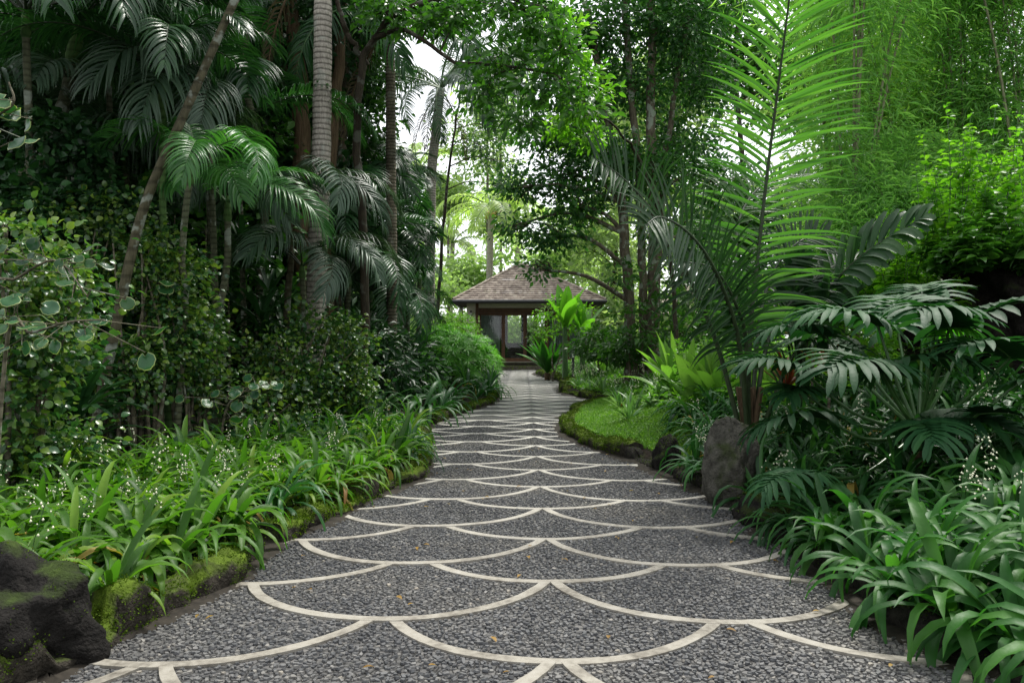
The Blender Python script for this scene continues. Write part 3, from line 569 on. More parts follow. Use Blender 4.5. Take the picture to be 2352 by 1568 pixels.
# ------------------------------------------------------------------ palm fronds
def frond(mb, pts, r0, n, Lm, wm, up, a0=68, a1=30, droop=.8, lift=.15, seg=4, t0=.18, jit=.06, tipcut=0, prof=None, lprof=None, sides=(-1, 1), fold=.2):
    P = resample(pts, 26); T = unit(np.gradient(P, axis=0)); up = np.array(up, float)
    tube(mb, P, np.linspace(r0, r0*.2, len(P)), 5, 1)
    if lprof is None: lprof = [.55, .8, 1, 1, .9, .7, .35]
    allP, allD, allL, allN = [], [], [], []
    for sg in sides:
        t = np.linspace(t0, .99, n)+rs.normal(size=n)*.3*(1-t0)/n; t = np.clip(t, 0, .995); u = t*(len(P)-1); i = u.astype(int); f = (u-i)[:, None]; i2 = np.minimum(i+1, len(P)-1)
        p = P[i]*(1-f)+P[i2]*f; tt = unit(T[i]*(1-f)+T[i2]*f); B = unit(np.cross(tt, up)); N = np.cross(B, tt)
        s = (t-t0)/(1-t0); al = np.radians(a0+(a1-a0)*s+rs.normal(size=n)*4)[:, None]
        D = np.cos(al)*tt+sg*np.sin(al)*B+(lift+rs.normal(size=n)*jit)[:, None]*N
        allP.append(p); allD.append(D); allL.append(Lm*np.interp(s, np.linspace(0, 1, len(lprof)), lprof)*(1+rs.normal(size=n)*.05)); allN.append(N+sg*B*-.25)
    P_, D_, L_, N_ = map(np.concatenate, (allP, allD, allL, allN))
    blades(mb, P_, D_, L_, wm*(.85+.3*rs.rand(len(P_))), droop*(.75+.5*rs.rand(len(P_))), seg, prof or [.5, 1, .95, .7, .4, 0], fold, N0=N_)
def fmesh(curve, r0, n, Lm, wm, mats, seed, **kw):
    global rs
    keep = rs; rs = np.random.RandomState(seed); mb = MB(); frond(mb, curve, r0, n, Lm, wm, (0, 0, 1), **kw); rs = keep
    return mb.mesh('frond', mats)
def arc_curve(L, e0, e1, n=6, sway=0):
    p = np.zeros(3); out = [p.copy()]
    for i in range(n):
        e = math.radians(e0+(e1-e0)*((i+.5)/n)**1.3); p = p+np.array([math.cos(e), sway*(i/n), math.sin(e)])*L/n; out.append(p.copy())
    return out
ARE = [fmesh(arc_curve(2.3, 62, -48-8*i, sway=.1*(i-1)), .016, 46, .62, .034, [M['palm'], M['rachis']], 200+i, droop=1.7, lift=.2, seg=5) for i in range(4)]
ARL = [fmesh(arc_curve(2.0, 55, -62-5*i, sway=.1*(i-1)), .015, 46, .62, .033, [M['palmlit'], M['rachisg']], 210+i, droop=1.9, lift=.25, seg=5) for i in range(3)]
ARS = [fmesh(arc_curve(2.1, 50, -70-6*i, sway=.1*(i-1)), .015, 44, .66, .032, [M['palmsilver'], M['rachis']], 220+i, droop=2.1, lift=.2, seg=5) for i in range(3)]
COC = [fmesh(arc_curve(4.6, 45, -55-10*i, sway=.08*(i-1)), .04, 62, .95, .05, [M['palm'], M['rachisg']], 230+i, droop=2.0, lift=.1) for i in range(3)]
COS = [fmesh(arc_curve(4.4, 40, -65-8*i, sway=.1*(i-1)), .04, 62, .98, .045, [M['palmsilver'], M['rachisg']], 240+i, droop=2.2, lift=.1) for i in range(3)]
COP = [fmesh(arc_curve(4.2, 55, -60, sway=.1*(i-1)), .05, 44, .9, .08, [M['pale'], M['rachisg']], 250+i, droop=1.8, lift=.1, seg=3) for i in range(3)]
DEADF = fmesh(arc_curve(2.6, -50, -88), .03, 34, .5, .03, [leafmat('dry_frond', [(.05, .04, .025), (.09, .07, .04)], .7, .15, .1), M['brownbark']], 260, droop=2.5, seg=3)
def palm(name, base, path, r, mats, fr, label, group=None, az=None, nf=9, sc=1, shaft=None, tiltr=(-25, 35), crown=True, fruits=0, cat='palm'):
    """path: points from the base (world); r: (bottom, top)"""
    base = np.array(path[0]); o = empty(name, base, label, cat, group)
    P = resample(np.array(path)-base, 40); R = np.linspace(r[0], r[1], 40)*(1+.04*np.sin(np.arange(40)*2.3)); R[:3] *= [1.35, 1.15, 1.05]
    mb = MB(); tube(mb, P, R, 12); mb.obj('trunk', mats, o)
    top = P[-1]; td = unit(P[-1]-P[-4])
    if shaft:
        mb = MB(); Q = [top+td*shaft*t for t in (0, .15, .4, .7, 1)]; tube(mb, Q, np.array([1.05, 1.35, 1.2, .9, .5])*r[1], 10); mb.obj('crownshaft', M['shaft'], o); top = Q[-2]
    if crown:
        for i in range(nf if az is None else len(az)):
            a = i*2.4+random.uniform(-.3, .3) if az is None else math.radians(az[i][0]); e = math.radians(random.uniform(*tiltr)) if az is None else math.radians(az[i][1]); s = sc*random.uniform(.85, 1.12) if az is None or len(az[i]) < 3 else az[i][2]
            wt_ = top+base; skip = False
            for q in (.5, .9, 1.3, 1.7, 2.1):
                px_ = CX+F0*(wt_[0]+q*s*math.cos(a))/(wt_[1]+q*s*math.sin(a)); py_ = CY-F0*(wt_[2]-H)/wt_[1]
                if 700 < px_ < 790 and py_ < 440 and wt_[1]+q*s*math.sin(a) < 12.8: skip = True   # would hang right in front of the coconut trunk
            if name == 'thicket_palm' and px_ > 1050: skip = True
            if skip: continue
            part('frond', random.choice(fr), o, Matrix.Translation(tuple(top))@Matrix.Rotation(a, 4, 'Z')@Matrix.Rotation(-e, 4, 'Y')@Matrix.Rotation(random.uniform(-.5, .5), 4, 'X')@Matrix.Scale(s, 4))
    if 'coconut_palm' == name:
        for a in ((.6, 2.9, 4.3) if fr is COS else (2.9,)): part('frond', DEADF, o, Matrix.Translation(tuple(top))@Matrix.Rotation(a, 4, 'Z'))['label'] = 'withered brown frond hanging straight down'
    for i in range(fruits):
        a = i*1.3; mb = MB(); import bmesh
        bm = bmesh.new(); bmesh.ops.create_icosphere(bm, subdivisions=2, radius=.15); me = bpy.data.meshes.new('fruit'); bm.to_mesh(me); bm.free(); me.materials.append(M['fruit'])
        part('fruit', me, o, Matrix.Translation((top[0]+.35*math.cos(a), top[1]+.35*math.sin(a), top[2]-.35-.1*(i % 3))))
    return o
def gp(x, Y, dz=-.05): X = (x-CX)/F0*Y; return np.array([X, Y, gz(X, Y)+dz])

# left palms
palm('leaning_palm', 0, [gp(200, 8.3), W(268, 740, 8.3), W(330, 480, 8.4), W(420, 270, 8.6), W(540, 0, 8.9), W(590, -110, 9.1)], (.055, .04), M['leanbark'], ARE, 'leaning palm with pale lichen spots on a slender trunk crossing the left thicket', az=[(100, 0), (130, -20), (160, 0), (185, -25), (215, -5), (245, -25), (275, -5, .8), (80, 10)], sc=1.1, shaft=.7)
palm('curved_palm', 0, [gp(-60, 10.2), W(0, 500, 10.2), W(95, 365, 10.2), W(148, 235, 10.2), W(165, 150, 10.2)], (.11, .07), M['cane'], ARE, 'ringed palm with a curved stem leaning in at the far left', az=[(200, 10), (250, 0), (290, 15), (330, -5), (10, 10, 1.2), (40, 0), (80, 20), (120, 10), (-20, -25, 1.1), (160, -10), (310, 40)], sc=1, shaft=.75)
palm('green_cane_palm', 0, [gp(388, 9.6), W(382, 700, 9.6), W(374, 480, 9.6), W(373, 300, 9.6)], (.045, .04), M['shaft'], ARE, 'slim palm with a smooth green stem behind the leaning trunk', az=[(180, 0), (215, -15), (250, 5), (290, -20), (330, 0), (10, 10), (60, 0), (120, 20), (150, -10)], shaft=.9, sc=.9)
palm('green_cane_palm', 0, [gp(402, 9.2), W(425, 700, 9.2), W(418, 600, 9.2), W(428, 470, 9.2), W(436, 425, 9.2)], (.042, .035), M['cane'], ARL, 'low palm with the brightest drooping fronds, at the middle of the left thicket', az=[(-8, 10, .9), (-40, -15, .8), (25, 0, .85), (-75, -20, .7), (70, 10, .8), (180, 10, .7), (130, 30, .6)], shaft=.3, sc=.85)
palm('slim_palm', 0, [gp(478, 10.8), W(482, 840, 10.8), W(507, 700, 10.8), W(522, 600, 10.8), W(523, 510, 10.8)], (.06, .042), M['cane'], ARL, 'slim palm with a slanting ringed cane rising from the dark gap in the hedge', az=[(-60, -10, .95), (-15, -20, .95), (20, 0, .9), (-100, -5, .8), (170, 0, .8), (110, 20, .8)], shaft=.35)
palm('slim_palm', 0, [gp(330, 12.5), W(325, 700, 12.5), W(300, 520, 12.5), W(290, 400, 12.5)], (.06, .045), M['cane'], ARE, 'slim palm deep in shade behind the leaning trunk', nf=9, shaft=.4)
palm('slim_palm', 0, [gp(590, 14.5), W(600, 600, 14.5), W(610, 400, 14.5), W(560, 180, 14.5), W(570, 60, 14.5)], (.08, .06), M['cane'], ARS, 'taller palm with greyish hanging fronds left of the coconut trunk', az=[(-75, -20, .8), (-95, 0), (-130, -20), (180, 0), (140, 10), (230, -5), (200, 20)], shaft=.5, sc=1.1)
palm('slim_palm', 0, [gp(652, 12.3), W(660, 700, 12.3), W(668, 600, 12.3), W(665, 500, 12.3)], (.06, .045), M['leanbark'], ARS, 'short stemmed palm whose grey fronds arch in front of the coconut trunk', az=[(-50, -5, 1.0), (-20, -10, 1.0), (-80, -15, .95), (10, 0, 1.0), (-120, -5, .9), (180, 5, .9), (150, 0, .9), (80, 20, 1)], shaft=.35)
palm('slim_palm', 0, [gp(702, 12.2), W(698, 740, 12.2), W(695, 640, 12.2)], (.05, .04), M['cane'], ARS, 'low grey palm with fronds hanging over the foot of the coconut trunk', az=[(-30, -5, .9), (-60, -20, .85), (0, 5, .9), (-100, 0, .9), (200, 0, .9), (160, 5, .8)], shaft=.25)
palm('coconut_palm', 0, [gp(722, 12.9), W(726, 690, 12.9), W(738, 350, 12.9), W(742, 0, 12.9), W(742, -150, 12.9)], (.175, .135), M['coco'], COC, 'thick coconut palm with a pale grey ringed trunk left of the path', nf=8, tiltr=(-5, 35))
for x, y, Y, lb in ((60, 90, 9.0, 'palm crown in the top left corner with wide dark fronds'), (250, 200, 11.5, 'palm crown right of the curved stem in shade'), (470, 130, 12, 'palm crown above the middle of the left thicket'), (545, 330, 13, 'palm crown left of the coconut trunk at mid height'), (170, 380, 10.8, 'low palm with long grey green frond hanging over the hedge'), (30, 420, 12, 'shaded palm at the left edge above the hedge'), (480, 300, 11, 'palm with silvery leaflets behind the leaning trunk')):
    palm('shade_palm', 0, [gp(x+20, Y), W(x+12, (y+900)/2, Y), W(x, y, Y)], (.05, .04), M['cane'], ARS if 'grey' in lb or 'silver' in lb else ARE, lb, 'shaded palms of the left thicket', nf=11, sc=1.15, shaft=.4, tiltr=(-30, 25))
# brown buttressed trunk just behind
def btree(name, label, trunks, barkm, crown, leafm, cat='tree', group=None, T=LEAF_S, size=.14, aspect=.5, nclump=500, per=14, cr=.3, limbs=True, shell=.5, hang=.35, flat=.6, sides=9, lsub=6):
    base = np.array(trunks[0][0][0]); o = empty(name, base, label, cat, group)
    mb = MB(); ends = []
    for pts_, (ra, rb) in trunks:
        P = resample(np.array(pts_)-base, 30); P[1:] += rs.normal(size=(29, 3))*.02*np.array([1, 1, 0]); R = np.linspace(ra, rb, 30); R[:3] *= [1.5, 1.2, 1.05]; tube(mb, P, R, sides); ends.append((P, R))
    if limbs:
        for c, r in crown:
            c = np.array(c)-base; best = min(((np.linalg.norm((P[j]-c)*[1, 1, 1.0])+(2*max(0, P[j][2]-c[2]+.2)), P[j], R[j]) for P, R in ends for j in range(6, 30, 2)), key=lambda q: q[0])
            rr = np.broadcast_to(np.asarray(r, float), (3,)); s = best[1]; q1 = min(best[2]*.55, .09); mid = (s+c)/2+np.array([0, 0, .12*np.linalg.norm(c-s)])+rs.normal(size=3)*.1
            tube(mb, resample([s, mid, c], 9), np.linspace(q1, q1*.35, 9), 6)
            for _ in range(lsub):
                e = c+rnd(1)[0]*rr*.85; tube(mb, resample([mid*.3+c*.7, (c+e)/2+rs.normal(size=3)*.1, e], 6), np.linspace(q1*.4, .006, 6), 4)
    mb.obj('trunk', barkm, o)
    mb = MB(); cloud(mb, [(np.array(c)-base, r) for c, r in crown], nclump, per, size, aspect, T, cr, shell, hang, flat); mb.obj('crown', leafm, o)
    return o
def blobs(L_): return [(W(x, y, Y), r) for x, y, Y, r in L_]
btree('fissured_tree', 'brown tree with deeply fissured double trunk right behind the pale coconut trunk', [([gp(700, 15.9), W(694, 620, 15.9), W(690, 460, 15.9), W(690, 200, 15.9), W(650, -60, 16)], (.2, .15)), ([gp(760, 16.2), W(748, 620, 16), W(742, 500, 16), W(770, 250, 16), W(790, -60, 16)], (.16, .1))], M['brownbark'],
      blobs([(660, 40, 16, (1.2, 1, 1)), (560, -60, 16, 1.4), (800, -50, 16, 1.2), (620, 160, 17, .9)]), M['dark'], nclump=420, size=.17)
palm('coconut_palm', 0, [gp(898, 16.5), W(900, 600, 16.5), W(898, 400, 16.5), W(897, 200, 16.5), W(893, 60, 16.5)], (.115, .095), M['cocodark'], COC, 'coconut palm with a dark slim trunk at the edge of the dark palm thicket', az=[(-30, -20), (20, 0), (60, 10), (110, 0), (150, 10), (190, -20), (230, -35, .8), (280, -30, .8), (330, -40, .8)], sc=.9)
palm('coconut_palm', 0, [gp(985, 28), W(990, 440, 28), W(1002, 300, 28), W(1012, 205, 28)], (.19, .15), M['coco'], COS, 'leaning coconut palm with silvery hanging fronds above the left of the house', az=[(-20, 0, 1.1), (-60, -25, 1.05), (10, 15, 1.15), (40, 20), (80, 20), (130, 10), (180, 10, 1.1), (215, -20, 1), (250, -35, .8), (-90, -50, .7), (-35, 35, 1.1), (-5, 5, 1.4), (-25, -5, 1.35), (15, 25, 1.35), (-40, -20, 1.3)])
# dark palm thicket left of the house
k_ = 0
for (x, y, Y, n_) in ((845, 470, 19, 9), (925, 520, 23, 10), (940, 540, 24, 8), (880, 600, 20, 9), (965, 600, 22, 10), (905, 640, 27, 7), (800, 560, 18, 8), (900, 460, 26, 8), (760, 440, 20, 8), (850, 690, 18.5, 9), (920, 690, 21, 9), (930, 720, 24, 9), (900, 740, 22, 9), (800, 660, 17, 8)):
    labs = ['nearest dark palm of the thicket, left of the dark trunk', 'dark palm high in the thicket right of the dark coconut trunk', 'dark palm at the right edge of the thicket beside the house roof', 'dark low palm crossing the dark coconut trunk', 'dark low palm in the middle of the thicket', 'dark palm whose fronds droop in front of the roof corner', 'dark palm just right of the pale coconut trunk', 'dark palm rising behind the thicket against the sky', 'dark palm half behind the pale coconut trunk', 'lowest dark palm left of the dark trunk', 'low dark palm right of the dark trunk near the ground', 'low dark palm hanging beside the house corner', 'short dark palm behind the lowest ones', 'dark palm between the two coconut trunks above the shrubs']
    palm('thicket_palm', 0, [gp(x-5, Y), W(x-3, (y+880)/2, Y), W(x, y, Y)], (.07, .06), M['cane'], ARE, labs[k_], 'palms of the dark thicket', nf=n_+6, sc=1.25 if x < 900 else .95, shaft=.3, tiltr=(-35, 35)); k_ += 1
# far pale coconut palms
for i_, (x, y, Y, lb) in enumerate(((1128, 480, 54, 'far pale coconut palm with orange fruit above the roof, the biggest one'), (1040, 560, 70, 'far pale coconut palm showing left of the roof'), (1190, 540, 75, 'far pale coconut palm just right of the fruiting one'), (960, 400, 66, 'far pale palm between the dark and the leaning coconut trunks'), (1285, 620, 70, 'far pale palm low behind the roof ridge'))):
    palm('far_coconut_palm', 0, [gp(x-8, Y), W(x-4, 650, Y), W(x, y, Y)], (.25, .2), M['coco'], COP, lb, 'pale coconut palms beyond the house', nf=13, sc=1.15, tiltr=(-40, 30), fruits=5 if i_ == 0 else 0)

# ------------------------------------------------------------------ the big palm on the right, each frond bent by hand
YB = 8.3
fp = empty('feathery_palm', gp(1722, YB), 'young palm with one tall upright frond and arching side fronds, right of the path', 'palm')
base = np.array(fp.location)
def big(pts_, n, Lm, wm, mats, up, **kw):
    mb = MB(); frond(mb, [np.array(p)-base for p in pts_], .03, n, Lm, wm, up, **kw); return mb.obj('frond', mats, fp)
GR = [M['erect'], M['rachis']]; DK = [M['lattice'], M['rachis']]  # DK is the darker copy: backlit shade of the side fronds painted into the leaf
b0 = base+np.array([0, 0, .1])
big([b0, W(1722, 800, 8.3), W(1740, 600, 8.25), W(1765, 380, 8.1), W(1790, 180, 7.9), W(1818, -40, 7.6), W(1835, -170, 7.3)], 62, .95, .04, GR, (.1, -1, .25), a0=78, a1=40, droop=.5, lift=.22, seg=6, t0=.2, jit=.09, lprof=[.75, .9, 1, 1, 1, .95, .8])
big([b0, W(1650, 800, 8.2), W(1570, 610, 8.0), W(1500, 490, 7.7), W(1430, 410, 7.4), W(1360, 362, 7.1)], 42, .72, .036, DK, (.25, -1, .5), a0=78, a1=50, droop=.9, lift=.25, seg=6, t0=.2, jit=.12, lprof=[.7, 1, 1, .9, .8, .6, .4])
big([b0, W(1700, 800, 8.0), W(1650, 640, 7.6), W(1590, 545, 7.2), W(1520, 500, 6.9), W(1480, 520, 6.7)], 38, .68, .036, DK, (.2, -1, .35), a0=78, a1=50, droop=.8, lift=.25, seg=6, t0=.18, jit=.1)
big([b0, W(1700, 820, 8.7), W(1690, 640, 9), W(1700, 500, 9.4), W(1760, 420, 9.8), W(1860, 400, 10.1)], 50, .8, .036, GR, (.2, -.7, .8), a0=75, a1=45, droop=1.1, lift=.2, seg=6, t0=.2)
big([b0, W(1760, 800, 8.5), W(1830, 680, 8.8), W(1920, 610, 9), W(2010, 590, 9.2)], 40, .55, .034, DK, (-.3, -.6, 1), a0=70, a1=45, droop=1.1, lift=.3, seg=5, t0=.2)
big([b0, W(1740, 780, 8.5), W(1770, 640, 8.7), W(1830, 560, 8.9), W(1900, 540, 9.1)], 36, .62, .034, DK, (-.1, -1, .35), a0=72, a1=45, droop=.8, lift=.25, seg=6, t0=.2)
big([b0, W(1715, 800, 8.1), W(1690, 700, 7.9), W(1640, 620, 7.7), W(1560, 600, 7.5)], 36, .6, .032, DK, (.1, -1, .25), a0=72, a1=45, droop=1.0, lift=.2, seg=6, t0=.2)
big([b0, W(1800, 860, 7.9), W(1860, 780, 7.7), W(1920, 790, 7.6)], 32, .42, .03, DK, (0, -.4, 1), a0=70, a1=45, droop=1.3, lift=.25, seg=5, t0=.2)
mb = MB(); 
for i in range(7): 
    a = i*.9; tube(mb, resample([np.array([0, 0, -.05]), np.array([.05*math.cos(a), .05*math.sin(a), .5]), np.array([.13*math.cos(a), .13*math.sin(a), .95])], 6), np.linspace(.05, .018, 6), 6)
mb.obj('leaf_base', M['brownbark'], fp)
# second broad leaflet palm to its right
fp2 = empty('broad_leaflet_palm', gp(1835, 9.2), 'small palm with broad dark blunt leaflets and one frond reaching right', 'palm'); base = np.array(fp2.location); b0 = base+np.array([0, 0, .1]); fp_ = fp; fp = fp2
big([b0, W(1842, 770, 9), W(1900, 670, 8.8), W(1990, 580, 8.5), W(2120, 500, 8.2)], 24, .5, .085, DK, (-.4, -.6, .8), a0=55, a1=40, droop=.9, lift=.2, seg=5, t0=.3, prof=[.4, .8, 1, 1, .9, .55])
big([b0, W(1830, 780, 9), W(1822, 690, 8.9), W(1828, 600, 8.8)], 14, .45, .08, DK, (.1, -1, .3), a0=30, a1=20, droop=.4, lift=.1, seg=5, t0=.3, prof=[.4, .8, 1, 1, .9, .55])
big([b0, W(1850, 800, 9), W(1890, 720, 8.8), W(1950, 690, 8.6)], 12, .45, .08, DK, (.1, -1, .5), a0=40, a1=25, droop=.5, lift=.1, seg=5, t0=.3, prof=[.4, .8, 1, 1, .9, .55])
fp = fp_

# ------------------------------------------------------------------ lobed philodendron
def philo_leaf(seed, L=.85, mat='philo', curl=.8):
    global rs
    keep = rs; rs = np.random.RandomState(seed); mb = MB()
    mid = resample(arc_curve(L, 16, -34), 30); T = unit(np.gradient(mid, axis=0)); N = np.tile([0, 0, 1.], (30, 1))
    n = 15; PP_, DD, LL, WW, NN = [], [], [], [], []
    for sg in (-1, 1):
        for i in range(n):
            q = i/(n-1); j = int((.0+.93*q**1.1)*29); al = math.radians(135-112*q**.75+rs.normal()*3); B = np.array([0, sg, .22])
            PP_.append(mid[j]); DD.append(math.cos(al)*T[j]+math.sin(al)*B); LL.append(L*(.2+.45*math.sin(PI*(.22+.6*q))**1.0)*(1+.07*rs.normal())); WW.append(L*(.12-.04*q)); NN.append([0, -sg*.25, 1])
    blades(mb, PP_, DD, LL, WW, curl*(.7+.6*rs.rand(len(LL))), 9, [.9, 1.25, 1.25, 1.05, .8, .75, .85, .8, .55, .05], .12, N0=np.array(NN), wave=.06)
    # the undivided middle of the blade
    j = np.arange(0, 28); w = L*.31*np.interp(j/28, [0, .12, .5, .85, 1], [.75, 1, .8, .45, .1]); V = []
    for a, ww in zip(j, w): V += [mid[a]+np.array([-.25*ww, -ww, .2*ww-.3*ww*ww]), mid[a]+np.array([0, 0, .001]), mid[a]+np.array([-.25*ww, ww, .2*ww-.3*ww*ww])]
    F = []
    for a in range(27): F += [[3*a, 3*a+1, 3*a+4, 3*a+3], [3*a+1, 3*a+2, 3*a+5, 3*a+4]]
    mb.add(np.array(V), F)
    tube(mb, resample(mid, 10)+np.array([0, 0, -.006]), np.linspace(.008, .002, 10), 5, 1)
    rs = keep; return mb.mesh('leaf', [M[mat], M['petiole']])
PH = [philo_leaf(300+i, .8+.03*i, curl=.55+.18*i) for i in range(6)]; PHL = philo_leaf(310, .6, 'philolit', 2.2)
ph = empty('lobed_leaf_plant', (W(2110, 1010, 6.8)[0], 6.8, gz(W(2110, 1010, 6.8)[0], 6.8)), 'big philodendron with glossy deeply lobed leaves on long stalks right of the feathery palm', 'plant'); base = np.array(ph.location)
mb = MB(); tube(mb, resample([(0, 0, -.05), (.02, 0, .2), (-.02, .02, .4)], 6), np.linspace(.08, .06, 6), 9); mb.obj('stem', M['brownbark'], ph)
def az_of(dx, dy): return math.atan2(dy, dx)
for (x, y, Y, ax, ay, tilt, sc, ms) in ((2016, 748, 7.0, -1, -.25, 12, .95, 0), (2060, 742, 7.4, .25, .6, 25, 1.0, 0), (2181, 752, 6.5, -.6, -.6, 14, 1.05, 0), (2225, 741, 7.0, 1, -.1, 16, 1.05, 0), (2322, 822, 6.3, -.9, -.5, 12, .95, 0), (1896, 773, 7.3, -1, -.3, 8, .85, 0), (1851, 861, 6.8, -1, -.3, 15, .85, 0), (2019, 847, 6.3, -.75, -.6, 5, .95, 0), (2030, 850, 6.4, .9, -.5, 10, .8, 0),
        (1844, 903, 7.1, -.5, -.8, 5, .75, 0), (1900, 965, 6.5, -1, -.2, -2, .8, 0), (2111, 973, 6.2, -.3, -1, -5, .75, 0), (2120, 970, 6.3, .8, -.5, 0, .8, 0), (1850, 1085, 6.0, -.9, -.5, -8, .55, 0), (2146, 769, 6.6, .5, -.6, 10, .6, 1), (2340, 880, 6.6, .9, -.3, 0, .8, 0), (2120, 700, 7.6, .4, .8, 20, .9, 0), (1960, 800, 7.6, -.6, .4, 10, .8, 0), (2250, 950, 6.0, .5, -.8, -5, .75, 0)):
    e = W(x, y, Y)-base; s0 = np.array([0, 0, .38]); midp = s0*.45+e*.55+np.array([0, 0, -.12*np.linalg.norm(e[:2])]) if y > 860 else s0*.5+e*.5+np.array([e[0]*.06, e[1]*.06, 0])
    mb = MB(); tube(mb, resample([s0, midp, e], 10), np.linspace(.02, .011, 10), 7); pt = mb.obj('leaf_stalk', M['petiole'], ph)
    lf = part('leaf', PHL if ms else random.choice(PH), ph, Matrix.Translation(tuple(e))@Matrix.Rotation(az_of(ax, ay), 4, 'Z')@Matrix.Rotation(math.radians(-tilt), 4, 'Y')@Matrix.Rotation(random.uniform(-.2, .2), 4, 'X')@Matrix.Scale(sc*random.uniform(.78, 1.0), 4))
    if ms: lf['label'] = 'bright light green curled young leaf'
    if False: pt

# ------------------------------------------------------------------ rosettes: nest ferns, cordylines, fan plants, banana
def rosette(n, L, w, e0, droop, mat, seed, prof=None, spread=.03, fold=.2, wave=0, seg=8, e1=18):
    global rs
    keep = rs; rs = np.random.RandomState(seed); mb = MB(); az = np.arange(n)*2.4+rs.rand(n)*.3; el = np.radians(e0+rs.normal(size=n)*e1)
    blades(mb, np.stack([np.cos(az)*spread, np.sin(az)*spread, rs.rand(n)*.06], 1), np.stack([np.cos(az)*np.cos(el), np.sin(az)*np.cos(el), np.sin(el)], 1), L*(.7+.4*rs.rand(n)), w*(.8+.4*rs.rand(n)), droop*(.6+.8*rs.rand(n)), seg, prof or [.3, .7, .95, 1, .85, .5, 0], fold, wave=wave)
    rs = keep; return mb.mesh('foliage', [mat])
NEST = rosette(18, 1.15, .2, 62, .8, M['nest'], 400, [.3, .6, .85, 1, .95, .7, 0], fold=.18, wave=.06); NESTD = rosette(26, 1.35, .27, 60, .6, M['nestdark'], 401, fold=.2, wave=.05, e1=16)
def single(name, me, x, Y, sc, label, cat='plant', group=None, dz=0, stem=None):
    p = gp(x, Y, dz); o = empty(name, p, label, cat, group, random.uniform(0, 6)); o.scale = (sc,)*3
    z0 = 0
    if stem: mb = MB(); tube(mb, [(0, 0, -.1/sc), (0, 0, stem/sc)], stem*.3+.01, 9); mb.obj('stem', M['brownbark'], o); z0 = stem/sc
    part('foliage', me, o, Matrix.Translation((0, 0, z0))); return o
single('nest_fern', NESTD, 1257, 31, 1.15, 'dark upright nest fern on a stump at the right end of the path', stem=.3)
single('nest_fern', NEST, 1590, 12.6, .95, 'bright wavy nest fern seen through the feathery palm', group=None)
single('nest_fern', NEST, 1645, 12.0, .95, 'bright wavy nest fern just right of the other bright one')
single('nest_fern', NEST, 1545, 15, 1.1, 'pale nest fern left of the two bright ones, lower and further back')
single('nest_fern', NEST, 1385, 27, .8, 'small light green nest fern behind the white sprays')
single('nest_fern', NEST, 1770, 10.6, .8, 'light green nest fern mostly hidden behind the feathery palm stalks')
RED = rosette(16, .5, .07, 60, .7, M['red'], 410)
for i_, (x, Y, z, lb) in enumerate(((1862, 9.6, .9, 'red leaved cordyline, the taller one beside the broad leaflet palm'), (1900, 8.8, .75, 'reddish cordyline at the left edge of the lobed leaves'), (1800, 9.9, .5, 'low brownish red cordyline behind the feathery palm'))):
    p = gp(x, Y); o = empty('cordyline', p, lb, 'plant'); mb = MB(); tube(mb, [(0, 0, -.1), (.03, 0, z)], .016, 6); mb.obj('stem', M['stem'], o); part('foliage', RED, o, Matrix.Translation((.03, 0, z)))
FAN = [rosette(20, .55, .07, 35, .9, M['dark'], 420+i, [.25, .8, 1, 1, .9, .7], e1=25) for i in range(3)]
for (x, y, Y) in ((150, 880, 7.6), (180, 960, 7.4), (600, 740, 12), (640, 800, 12), (620, 680, 13), (440, 760, 11.5), (560, 580, 13), (500, 640, 13.5), (240, 520, 11), (150, 530, 10.5), (700, 790, 13.5), (660, 690, 14.5), (860, 810, 16), (840, 780, 17), (900, 840, 17), (590, 860, 12)):
    p = W(x, y, Y); o = empty('fan_leaf_plant', (p[0], Y, gz(p[0], Y)), 'dark fan leaved plant standing in the shade behind the hedge' if x > 300 else 'dark fan leaved plant among the hedge stems at the far left', 'plant', 'fan leaved plants behind the hedge' if x > 300 else 'fan leaved plants at the far left', random.uniform(0, 6))
    h_ = max(.1, p[2]-gz(p[0], Y)); mb = MB(); tube(mb, [(0, 0, -.1), (0, 0, h_)], .014, 5); mb.obj('stem', M['stem'], o)
    part('foliage', random.choice(FAN), o, Matrix.Translation((0, 0, h_))@Matrix.Scale(1.15, 4)); part('foliage', random.choice(FAN), o, Matrix.Translation((0.05, .05, h_-.3)))
BAN = [rosette(7, 1.9, .5, 72, .7, M['banana'], 430+i, [.15, .7, 1, 1, .9, .6, 0], fold=.15, e1=9, seg=10) for i in range(2)]
for x, Y, sc, h_, lb in ((1298, 29.5, 1, 2.1, 'bright green banana plant in front of the roof edge'), (1338, 30, .85, 1.6, 'smaller banana plant right of the brightest one')):
    p = gp(x, Y); o = empty('banana_plant', p, lb, 'plant'); mb = MB(); tube(mb, [(0, 0, -.1), (0, 0, h_)], [.12, .08], 9); mb.obj('stem', M['rachisg'], o); part('foliage', BAN[0 if sc == 1 else 1], o, Matrix.Translation((0, 0, h_-.1))@Matrix.Scale(sc, 4))

